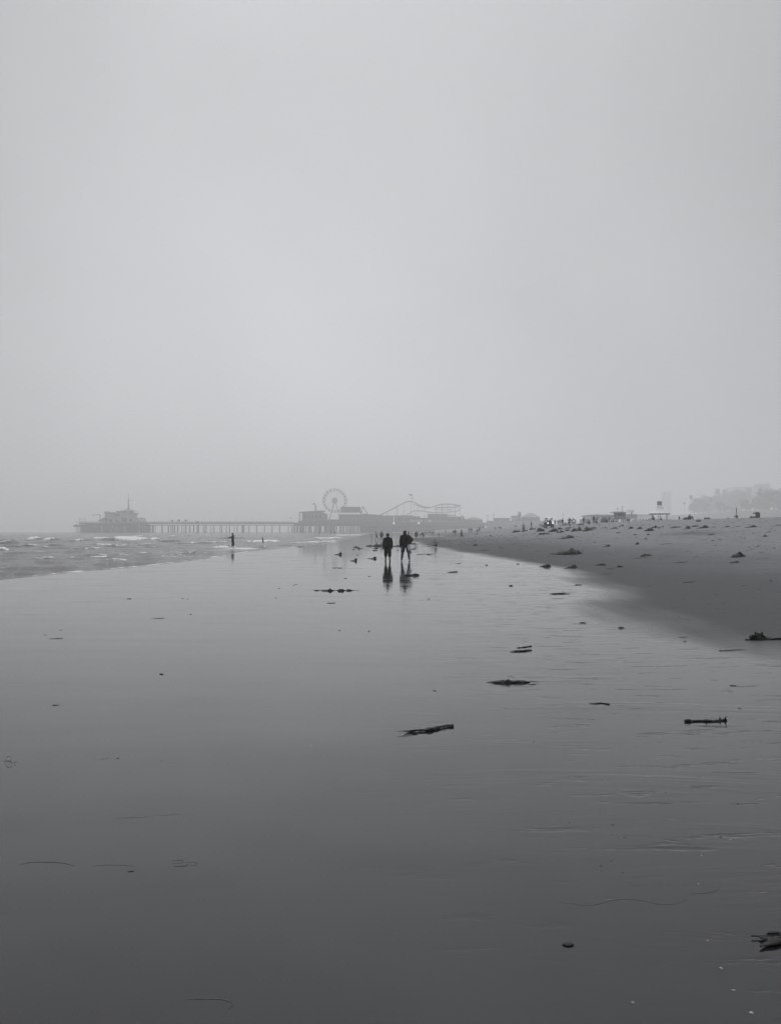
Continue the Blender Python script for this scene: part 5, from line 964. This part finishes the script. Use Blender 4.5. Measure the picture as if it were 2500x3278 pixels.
for uu, hh, dx in ((2300, 14, 6), (2308, 18, -5), (2318, 22, 8), (2322, 20, 2), (2312, 9, -10), (2262, 8, 5), (2280, 7, -6), (2290, 8, 4)):
    a = P(uu, 2309) - o.location; h = hh * .0021; put('tuft', MB().tube([a, a + Vector((dx * .0012, 0, h * .6)), a + Vector((dx * .003, 0, h))], [.006, .007, .002], 6, .5).mesh('tuft', True), M['kelp'], o)
ragged(o, [(2262, 2311), (2290, 2310), (2322, 2307)], 10, .03, .006, .5)
o = kelp_heap(2398, 2476, 2049, 32, .32, 'tangled black kelp pile with upright bulbs at the right edge', 10, wid=.5); gg = o.location
for uu, vv, w in ((2416, 2026, .02), (2437, 2027, .03)):
    tp = at(uu, vv, gg.y) - gg; put('bulb', MB().tube([(tp.x + (.0 if uu < 2420 else -.04), 0, .04), (tp.x * .5 + tp.x * .5, 0, tp.z - .045), (tp.x, 0, tp.z - .02), (tp.x + .012, 0, tp.z), (tp.x + .015, 0, tp.z + .02)], [.004, .006, w * .45, w * .55, .005], 8).mesh('bulb', True), M['kelp'], o)
for a in (((2402, 2047), (2400, 2037), (2408, 2034), (2418, 2034)), ((2398, 2048), (2385, 2049)), ((2470, 2046), (2490, 2043), (2515, 2045)), ((2440, 2049), (2462, 2048), (2500, 2047), (2520, 2049))):
    S = [at(u, v, gg.y - .03) - gg for u, v in a]; S = [Vector((p.x, p.y, max(p.z, .008))) for p in S]; put('frond', MB().tube(S, .014, 6, .7).mesh('frond', True), M['kelp'], o)
kelp_strand([(2302, 2083.5), (2316, 2084), (2350, 2082), (2389, 2080.5)][::-1], .02, 'straight kelp stick with a thick left end below the tangled pile', 'kelp', root=1.6)
kelp_strand([(1853, 1995.5), (1865, 1994.5), (1877, 1996)], .035, 'small flat dark kelp bit left of the wet sand boundary', 'kelp'); kelp_heap(1975, 2002, 2011, 7, .6, 'small brown kelp lump at the wet sand boundary', 2)
kelp_heap(1003, 1030, 1891, 5, .4, 'left knot of the long kelp row, joined by a stem', 1); o = kelp_heap(1026, 1068, 1892, 9, .62, 'middle left clump of the long kelp row in the wet sand', 5); kelp_heap(1078, 1104, 1892, 9, .5, 'middle right clump of the long kelp row in the wet sand', 4); kelp_heap(1103, 1136, 1891, 7, .35, 'right ragged clump of the long kelp row in the wet sand', 4)
kelp_strand([(1004, 1890.5), (1040, 1890), (1080, 1890.3), (1120, 1890.2), (1152, 1890.4)], .03, 'long stem running through the kelp row', 'kelp')
kelp_heap(1284, 1343, 1843, 12, .78, 'dark kelp piece with a raised right end across the taller reflection', 4, wid=.25)
kelp_strand([(1758, 1902.5), (1780, 1902), (1805, 1900.8), (1827, 1901)], .075, 'straight dark driftwood like kelp stick on the far wet sand', 'kelp')
kelp_bulb(1070, 1095, 1776, 9, 'kelp bulb with a thick left stem, left of the walkers'); kelp_bulb(1120, 1144, 1796, 10, 'round kelp bulb nearest the walkers on their left, lower one'); kelp_bulb(1176, 1206, 1789, 8, 'kelp bulb with a long thin tail just left of the shorter walker')
for u0, u1, v, h, pk, l in ((1168, 1226, 1748.5, 7, .5, 'widest dark kelp heap left behind the shorter walker'), (1198, 1229, 1746, 5, .6, 'kelp heap touching the outline of the shorter walker'), (1128, 1148, 1752.5, 5, .5, 'leftmost low kelp heap behind the walkers'), (1144, 1162, 1757, 7, .4, 'kelp heap right of the leftmost low one'), (1190, 1213, 1756, 5, .6, 'small peaked kelp heap left of the black shorts'), (1191, 1213, 1763, 4, .5, 'flat kelp bit left of the black shorts'), (1255, 1282, 1749, 5, .5, 'kelp heap between the two walkers'), (1140, 1149, 1777, 2.5, .5, 'flat speck of kelp above the round bulb'), (1127, 1136, 1760, 3, .5, 'tiny kelp bit under the leftmost low heap'),
                            (1310, 1335, 1741, 4, .5, 'kelp heap right of the taller walker, upper one'), (1316, 1330, 1758.5, 3.5, .5, 'flat kelp bit right of the plastic bag'), (1326, 1336, 1754.5, 2.5, .5, 'thin kelp bit above the flat one by the bag'), (1361, 1379, 1745, 3.5, .5, 'kelp bit below the puddle child, left one'), (1366, 1382, 1749.5, 3.5, .6, 'kelp bit below the puddle child, right one'), (1384, 1404, 1736, 4, .3, 'kelp heap at the feet of the puddle child'), (1269, 1278, 1762, 2.5, .5, 'small kelp speck between the legs of the pair of walkers'), (1331, 1358, 1775, 2.5, .5, 'thin kelp streak right of the pale shoes'), (1365, 1381, 1776.5, 2.5, .5, 'thin kelp streak farther right of the pale shoes')):
    kelp_heap(u0, u1, v, h, pk, l, 0)
for ps, r, l in (([(1062, 1819), (1078, 1818.5), (1090, 1819), (1097, 1818)], .05, 'flat kelp with a thin tail and dot left of the reflections'), ([(1101, 1852), (1111, 1851.5)], .04, 'short dark kelp splinter above the kelp row'), ([(1178, 1846), (1187, 1845.5)], .04, 'short dark kelp splinter left of the reflections'), ([(1458, 1804.8), (1468, 1804.5), (1476, 1804)], .05, 'short kelp stick right of the taller walker'), ([(1431, 1832.5), (1448, 1831.8), (1462, 1831), (1466, 1831)], .07, 'kelp stick with a thick right end below the short stick'), ([(1629, 1876.5), (1642, 1875.5)], .07, 'short thick kelp bit in the pale mirror right of centre'), ([(1045, 1931.5), (1075, 1931)], .03, 'thin line of kelp below the long kelp row'),
                 ([(1350, 1774.5), (1375, 1774), (1392, 1773.2)], .06, 'long thin kelp line along the wet edge right of the walkers'), ([(1369, 1918), (1376, 1918)], .03, 'tiny kelp bit right under the reflections'), ([(405, 1917.5), (417, 1917.5), (416, 1917)], .035, 'small dark kelp bit with a tail in the left mirror'), ([(582, 1917), (588, 1916.5)], .022, 'left of two tiny kelp bits in the left mirror'), ([(599, 1919), (604, 1918.5)], .02, 'right of two tiny kelp bits in the left mirror'), ([(485, 1980.5), (505, 1980), (520, 1979.5), (527, 1979.2)], .02, 'thin kelp stick with a dot end in the left mirror'), ([(155, 2046), (180, 2045), (192, 2045), (202, 2044.5)], .018, 'thin kelp stick at the far left of the mirror'), ([(188, 2018), (200, 2017)], .012, 'short faint splinter above the far left stick'), ([(140, 2033.5), (150, 2033)], .012, 'short faint splinter left above the far left stick'),
                 ([(510, 2158.5), (517, 2159.5), (524, 2160)], .024, 'small dark kelp knot in the left middle foreground'), ([(166, 2258.5), (175, 2258.8), (190, 2258)], .014, 'small dark speck with a tail at the lower left'), ([(607, 1967.5), (613, 1967)], .03, 'round dark kelp dot left of the mirror centre'), ([(1178, 2021.5), (1184, 2021)], .03, 'dark dot low in the middle mirror'), ([(1083, 2019.5), (1089, 2019)], .02, 'fainter dark dot low in the middle mirror'), ([(1385, 2212.5), (1397, 2212.5)], .016, 'short dark splinter left below the big smooth mound'), ([(880, 1915), (886, 1914.5)], .02, 'tiny dark kelp bit above the middle mirror'), ([(890, 1884), (898, 1883.5)], .025, 'tiny kelp bit left of the long kelp row'), ([(937, 1877), (943, 1872.5), (955, 1872)], .02, 'tiny forked kelp bit left above the long kelp row'),
                 ([(2170, 2040.5), (2185, 2041), (2203, 2039.5)], .02, 'thin bent kelp stem at the mirror edge on the right'), ([(2188, 2054.5), (2197, 2054)], .025, 'short dark kelp bit under the bent stem'), ([(2335, 2195.5), (2345, 2196), (2360, 2197)], .018, 'short thick kelp splinter among the ripples on the right'), ([(2362, 2269), (2372, 2268)], .01, 'thin splinter right of the bristly stem'), ([(408, 2792.5), (420, 2791), (430, 2789.5)], .007, 'short dark splinter at the lower left foreground'), ([(370, 2429.5), (382, 2428)], .007, 'short dark dash in the left foreground'), ([(2500, 2990), (2470, 2990), (2455, 2992)], .02, 'dark flat strip above the forked kelp blade')):
    kelp_strand(ps, r, l, 'kelp')
# thin strands drawn over the near sand
for ps, r, l in (([(60, 2771), (95, 2763), (150, 2761), (205, 2765), (238, 2774)], .0048, 'long thin arched strand in the lower left foreground'), ([(290, 2775), (335, 2771), (390, 2771), (430, 2776)], .003, 'faint strand right of the long arched one'), ([(543, 2760), (560, 2755), (585, 2756), (586, 2762), (565, 2766), (548, 2762)], .0032, 'thin looped strand, its left loop closed'), ([(590, 2764), (615, 2761), (633, 2765), (625, 2771), (608, 2773)], .0032, 'thin hooked strand right of the closed loop'), ([(555, 2776), (580, 2774), (596, 2773), (602, 2769)], .0055, 'darker short strand under the two loops'),
                 ([(597, 3200), (625, 3201), (655, 3200), (700, 3201), (730, 3206), (748, 3216), (741, 3225), (730, 3233)], .0042, 'hooked thin strand at the bottom of the view'), ([(1760, 2889), (1810, 2891), (1860, 2899), (1910, 2897), (1960, 2884), (2020, 2880), (2070, 2888), (2110, 2896), (2160, 2896), (2193, 2884)], .0026, 'long wavy thin strand in the right foreground'), ([(2200, 2863), (2245, 2862), (2285, 2857), (2300, 2848)], .003, 'short curved strand above the long wavy one'), ([(290, 2431), (320, 2433), (346, 2428), (345, 2424), (318, 2426)], .0028, 'faint bent strand in the left foreground'), ([(370, 2621), (420, 2619), (480, 2616)], .0028, 'faint straight strand in the left foreground'), ([(505, 2613), (545, 2610), (580, 2609)], .0024, 'faint strand in line right of the straight one')):
    kelp_strand(ps, r, l, root=.5)
def ring(cu, cv, ru, rv, a0, a1): return [(cu + ru * math.cos(a), cv + rv * math.sin(a)) for a in np.linspace(a0, a1, 9)]
for ps, l in ((ring(28.5, 2430, 9.5, 8, 0, 6.4), 'top ring of the wiry knot at the left edge'), (ring(28.5, 2447, 10, 11, -1.4, 5.2), 'bottom ring of the wiry knot at the left edge'), (ring(25, 2441, 12, 5, 2, 7.5), 'flat inner loop of the wiry knot at the left edge'), (ring(53.5, 2446, 7.5, 7, 1.2, 6.2), 'open ring right of the wiry knot'), ([(3, 2436), (15, 2437), (28, 2438), (42, 2442)], 'straight wire running into the wiry knot')):
    kelp_strand(ps, .0045, l, root=.8)
# the dark kelp blade at the right edge and the little things near it
g = P(2470, 3020); o = put('kelp', MB().tube([P(2430, 3009) - g, P(2450, 3014) - g, P(2475, 3018) - g, P(2495, 3020) - g, P(2520, 3022) - g], [.006, .015, .021, .014, .006], 8, .38).mesh('kelp', True), M['kelp'], None, g + Vector((0, 0, .01))); tag(o, 'forked dark kelp blade cut by the right edge, nearest of all', 'seaweed')
put('frond', MB().tube([P(2434, 3040) - g, P(2446, 3034) - g, P(2465, 3029) - g, P(2485, 3022) - g], [.006, .009, .018, .022], 8, .35).mesh('frond', True), M['kelp'], o); put('stem', MB().tube([P(2405, 3006) - g, P(2450, 3006) - g, P(2490, 3004) - g, P(2520, 3003) - g], .0028, 7).mesh('stem', True), M['kelp'], o); put('stem', MB().tube([P(2490, 3012) - g, P(2500, 3010) - g, P(2520, 3012) - g], .003, 7).mesh('stem', True), M['kelp'], o)
g = P(1818.5, 3027); o = put('mussel_shell', MB().ball((0, 0, .002), (.0215, .014, .0082), 22, 12, lambda a, b, c: 1 + .10 * a * a - .22 * abs(c) * abs(a)).mesh('mussel_shell', True), M['kelp'], None, g); tag(o, 'dark closed mussel shell alone in the near right foreground', 'shell')
for i, (u, v, s, l) in enumerate(((2308, 3101, .012, 'white shell fragment left below the kelp blade'), (2348, 3172, .010, 'bright white shell chip below the left one'), (2405, 3244, .013, 'white shell bit nearest the bottom right corner'), (2026, 3210, .012, 'white shell bit alone near the bottom edge'), (2237, 2831, .009, 'white shell chip above the wavy strand'), (2338, 2689, .009, 'white shell chip beside a dark pebble on the right'), (997, 2387, .007, 'lone white chip right of the middle foreground'), (2245, 2740, .008, 'pale chip among the ripples on the right'), (2265, 3013, .008, 'pale chip left of the kelp blade'))):
    s *= .62; g = P(u, v); V = MB()
    for k in range(3): a = RNG.random() * 6; V.ball((s * .45 * math.cos(a + 2 * k), s * .4 * math.sin(a + 2 * k), s * .1), (s * .6, s * .4, s * .2), 8, 5, lambda x_, y_, z_: 1 + .3 * math.sin(5 * x_ + k))
    tag(put('shell_fragment', V.mesh('shell_fragment'), M['shell'], None, g), l, 'shell')
pm = MB().ball((0, 0, .12), (1, .75, .38), 12, 7, lambda a, b, c: 1 + .12 * math.sin(2.3 * a + 1.7 * b)).mesh('pebble', True); pm.materials.append(M['pebble'])
PB = []
for u, v, s in ((1788, 2312, .013), (1822, 2634, .010), (1961, 2641, .013), (1998, 2682, .013), (2003, 2675, .011), (1957, 2672, .009), (2033, 2392, .012), (2100, 2438, .011), (2132, 2538, .012), (2238, 2487, .011), (2362, 2574, .014), (2307, 2680, .013), (1924, 2773, .013), (1958, 2757, .010), (1926, 2790, .009), (1993, 2794, .009), (2137, 2830, .009), (2358, 2337, .010), (2236, 2376, .010), (1708, 2377, .014), (1613, 2356, .009), (1640, 2293, .009), (1581, 2289, .010), (1538, 2218, .010), (1505, 2181, .010), (517, 2435, .011), (302, 2491, .008), (117, 2107, .012), (27, 2156, .010), (90, 2211, .009), (126, 2212, .009), (443, 2151, .010), (2421, 2165, .012), (2410, 2152, .011), (2349, 2133, .011), (2478, 2192, .011), (1895, 2098, .011), (1922, 2103, .011), (1925, 2119, .011), (1942, 2124, .011), (1966, 2138, .011), (1995, 2172, .011), (1808, 2157, .011), (1827, 2180, .011), (2024, 2246, .011)):
    g = P(u, v); o = put('pebble', pm, None, None, g, RNG.random() * 6); o.scale = (s * .48,) * 3; PB.append((u, v, o))
LM = [('the long thick kelp rope', 1375, 2338), ('the big smooth kelp mound', 1627, 2180), ('the bristly kelp stem', 2258, 2309), ('the straight kelp stick', 2345, 2082), ('the thin stick in the ripples', 1918, 2254), ('the long wavy strand', 1975, 2889), ('the mussel shell', 1818, 3024), ('the wiry knot', 30, 2440), ('the small kelp knot on the left', 517, 2159), ('the far left kelp stick', 178, 2045), ('the tangled kelp pile', 2437, 2040), ('the tailed speck at lower left', 178, 2258), ('the forked kelp above the mound', 1667, 2083)]
used_ = set()
for u, v, o in PB:                                                    # each pebble is told by the nearest thing one can find
    for nm, a, b in sorted(LM, key=lambda q: math.hypot((q[1] - u), (q[2] - v))):
        dx, dy = u - a, v - b; k = math.hypot(dx, dy)
        w = 'right of' if dx > 2.2 * abs(dy) else 'left of' if dx < -2.2 * abs(dy) else ('below' if dy > 0 else 'above') + (' and right of' if dx > .5 * abs(dy) else ' and left of' if dx < -.5 * abs(dy) else '')
        l = 'small dark pebble ' + ('close ' if k < 110 else 'well ' if k < 330 else 'far ') + w + ' ' + nm
        if l not in used_: break
    used_.add(l); tag(o, l, 'pebble', 'dark pebbles on the wet sand')
sp = MB()
for k in range(420):
    u = 2500 * RNG.random() if k % 4 == 0 else 1500 + 1000 * RNG.random(); v = 1880 + 900 * RNG.random() ** 1.6
    if v < 1960 and u > 1900: continue
    g = P(u, v); s = g.y * .00055 * (.5 + .7 * RNG.random()) ; sp.ball((g.x, g.y, g.z + s * .1), (s, s * .7, s * .4), 6, 4)
o = put('gravel', sp, M['pebble']); o['kind'] = 'stuff'
# dry sand heaps and the wrack line
HE = [(1762, 1868, 1775.5, 22, .68, 'largest black kelp mound of the beach slope, with a low left foot', 6), (1780, 1841, 1724.5, 13, .6, 'long dark kelp mound above the largest one', 4), (1722, 1764, 1814, 9, .8, 'double peaked kelp heap at the wet edge below the largest mound', 3), (1803, 1848, 1820, 11, .78, 'pointed kelp heap right of the double peaked one', 3), (1898, 1941, 1810.5, 8, .6, 'low rounded kelp heap right of the pointed one', 3), (1971, 1996, 1816, 8, .5, 'small round kelp heap at the right end of its row', 2), (1925, 1972, 1822, 5, .6, 'flat grey kelp streak under the low rounded heap', 0), (1930, 1953, 1750, 7.5, .6, 'lone small kelp heap right above the largest mound', 2),
 (2049, 2090, 1780.5, 9, .35, 'flat brown kelp mound in the middle of the right slope', 3), (2328, 2386, 1784, 15, .62, 'spiky kelp heap with a left tail on the far right slope', 5), (2330, 2367, 1802, 7, .6, 'low loose kelp scatter under the spiky heap', 2), (2030, 2047, 1743.5, 7, .6, 'small peaked kelp heap near the slope middle', 1), (2060, 2071, 1726, 4, .6, 'tiny kelp heap above the small peaked one', 0), (2070, 2081, 1712.5, 4, .5, 'tiny kelp heap under the wrack line', 0), (1970, 1990, 1706, 3, .5, 'faint flat kelp bit on the upper slope', 0),
 (1638, 1673, 1703.5, 8, .4, 'first long kelp heap of the wrack line left of the buggy', 2), (1671, 1690, 1700.5, 6, .6, 'low heap joined right of the first wrack heap', 0), (1693, 1719, 1695.5, 7, .4, 'wrack heap under the dark clad figure', 0), (1716, 1745, 1701.5, 13, .45, 'steep pointed wrack heap left below the buggy', 2), (1752, 1787, 1702.5, 11, .45, 'broad blocky wrack heap right below the buggy', 2), (1780, 1808, 1705, 7, .5, 'wrack heap right of the broad blocky one', 0), (1783, 1809, 1694.5, 6, .3, 'upper thin wrack heap right of the buggy', 0), (1806, 1830, 1699, 4, .5, 'flat strip joining two wrack heaps', 0), (1808, 1835, 1692, 5, .4, 'thin wrack strip under the sitting couple', 0), (1826, 1868, 1700.5, 12, .55, 'biggest wrack heap, left half', 3), (1862, 1910, 1698.5, 11, .35, 'biggest wrack heap, right half', 3), (1880, 1912, 1692, 4, .5, 'thin strip above the biggest wrack heap', 0),
 (1722, 1761, 1711, 7, .3, 'grey flat wrack patch below the steep pointed heap', 0), (1848, 1871, 1681, 6, .5, 'flat dark heap under the figure with hanging arms', 0), (1979, 1999, 1685, 6.5, .7, 'small wrack heap below the lifeguard hut', 0), (1950, 1979, 1692, 4, .6, 'thin wrack strip right of the biggest heap', 0), (1925, 1945, 1690, 2.5, .5, 'faint wrack line piece right of the biggest heap', 0), (2011, 2029, 1692, 7, .5, 'round wrack heap in the row of three, left', 0), (2036, 2059, 1693, 7, .5, 'round wrack heap in the row of three, middle', 0), (2061, 2096, 1699.5, 9, .55, 'large wrack heap under the sitting group', 2), (2080, 2104, 1690.5, 7, .6, 'wrack heap touching the large one from above', 0), (2104, 2116, 1691, 4, .5, 'tiny wrack heap right of the touching pair', 0), (2116, 2126, 1687, 4, .5, 'tiny wrack heap above the tiny one', 0),
 (2137, 2185, 1689.5, 5, .5, 'long flat wrack strip right of the touching pair', 0), (2178, 2212, 1694, 4, .7, 'thin wrack strip under the long flat one', 0), (2192, 2213, 1689, 6, .5, 'small wrack heap between two long strips', 0), (2214, 2240, 1686, 6, .4, 'left part of the widest right hand wrack strip', 0), (2224, 2272, 1691, 7, .5, 'widest right hand wrack strip', 0), (2272, 2294, 1688, 2.5, .5, 'thin wrack end right of the widest strip', 0), (2308, 2336, 1687.5, 4, .5, 'short flat wrack strip under the pale bags', 0), (2382, 2426, 1688, 7, .65, 'dark wrack strip under the hooded beach chair', 2), (2355, 2372, 1686, 2.5, .5, 'faint wrack strip left of the dark one', 0), (2455, 2510, 1684, 3, .6, 'thin wrack strip leaving at the right edge', 0), (2440, 2462, 1718, 5, .5, 'loose kelp streak at the right edge of the slope', 0), (2450, 2468, 1704, 3, .5, 'faint kelp bit above the loose streak', 0),
 (2276, 2288, 1732.5, 3, .5, 'small kelp dash in the middle right slope', 0), (2300, 2309, 1727, 3, .5, 'small dark dash above the middle right slope', 0), (2286, 2294, 1746.5, 3, .5, 'tiny dark dot under the small dash', 0), (2413, 2434, 1749.5, 3, .6, 'thin kelp dash near the right edge', 0), (2472, 2484, 1755.5, 3, .5, 'small dash at the right edge', 0), (2280, 2297, 1902.5, 3, .5, 'dark thin dash low on the right slope', 0), (2290, 2301, 1911.5, 2.5, .5, 'second dark thin dash low on the right slope', 0), (2077, 2087, 1876.5, 4, .4, 'small dark kelp bit at the wet boundary', 0), (2459, 2472, 1860.5, 6, .7, 'small upright kelp bit at the right edge of the slope', 1), (2370, 2392, 1875.5, 3, .5, 'faint kelp dash low at the right', 0), (2194, 2206, 1765, 3, .5, 'faint dash above the thin right stick', 0), (2262, 2290, 1712, 3, .5, 'faint kelp scatter under the widest strip', 0),
 (1515, 1530, 1747, 5, .5, 'round kelp dot on the damp sand below the lone dark man', 0), (1530, 1575, 1762.5, 4, .4, 'long thin kelp smear on the damp sand, left part', 0), (1597, 1612, 1754.5, 3, .3, 'small dash right of the long thin smear', 0), (1625, 1632, 1787.5, 2.5, .5, 'tiny dash on the wet edge', 0), (1552, 1561, 1810, 7, .7, 'small pointed kelp bit standing in the mirror', 1), (1648, 1663, 1806, 3, .8, 'thin bent kelp bit at the mirror edge', 0), (2025, 2040, 1712, 2.5, .5, 'thin dash between the tiny heaps', 0), (1562, 1576, 1715, 3, .6, 'grey flat kelp bit on the upper damp sand', 0), (1520, 1531, 1711, 3, .5, 'grey dash on the upper damp sand', 0)]
for u0, u1, v, h, pk, l, fr in HE: kelp_heap(u0, u1, v, h, pk, l, fr, 'kelp' if v > 1740 or u0 % 3 else 'kelp_dry')
for ps, r, l in (([(2022, 1789.5), (2040, 1787.8), (2065, 1786.5), (2089, 1785.3)], .06, 'thin straight stick under the flat brown mound'), ([(2153, 1803.8), (2180, 1801.5), (2203, 1799.3)], .07, 'thin straight stick right of the flat brown mound'), ([(2184, 1866), (2205, 1864.8), (2226, 1863.2)], .05, 'long low stick on the damp right slope'), ([(2112, 1743.8), (2135, 1741.5), (2156, 1739.5)], .08, 'thin stick above the flat brown mound'), ([(1920, 1838.5), (1945, 1838), (1958, 1837)], .04, 'thin dark stick under the kelp row at the boundary'), ([(1838, 1873.5), (1850, 1873.2), (1864, 1873.5)], .05, 'thin dark splinter inside the bright tongue of wet sand')): kelp_strand(ps, r, l, 'kelp', 'driftwood_stick', 'driftwood', 'sticks on the beach')

fl = MB()                                                             # scattered weed crumbs on the upper beach, past counting
for k in range(3200):
    y = 9 * math.exp(RNG.random() * 2.75); x = float(bound_x(y)) + 1.0 + 44 * RNG.random() ** 1.1
    if abs(x / y) > .55 or vnoise(x * .16, y * .12) + RNG.random() * .9 < .2: continue
    s = y * .00085 * (.3 + RNG.random()); z = gz(x, y); a = RNG.normal(0, .3); c, sn = math.cos(a) * s, math.sin(a) * s
    fl.add([(x - c * 2.6, y - sn, z - .002), (x + sn * .5, y - c * .5, z - .002), (x + c * 2.6, y + sn, z - .002), (x - sn * .5, y + c * .5, z - .002), (x, y, z + s * .45)], [(0, 1, 4), (1, 2, 4), (2, 3, 4), (3, 0, 4), (3, 2, 1, 0)])
o = put('seaweed_crumbs', fl, M['kelp_dry']); o['kind'] = 'stuff'
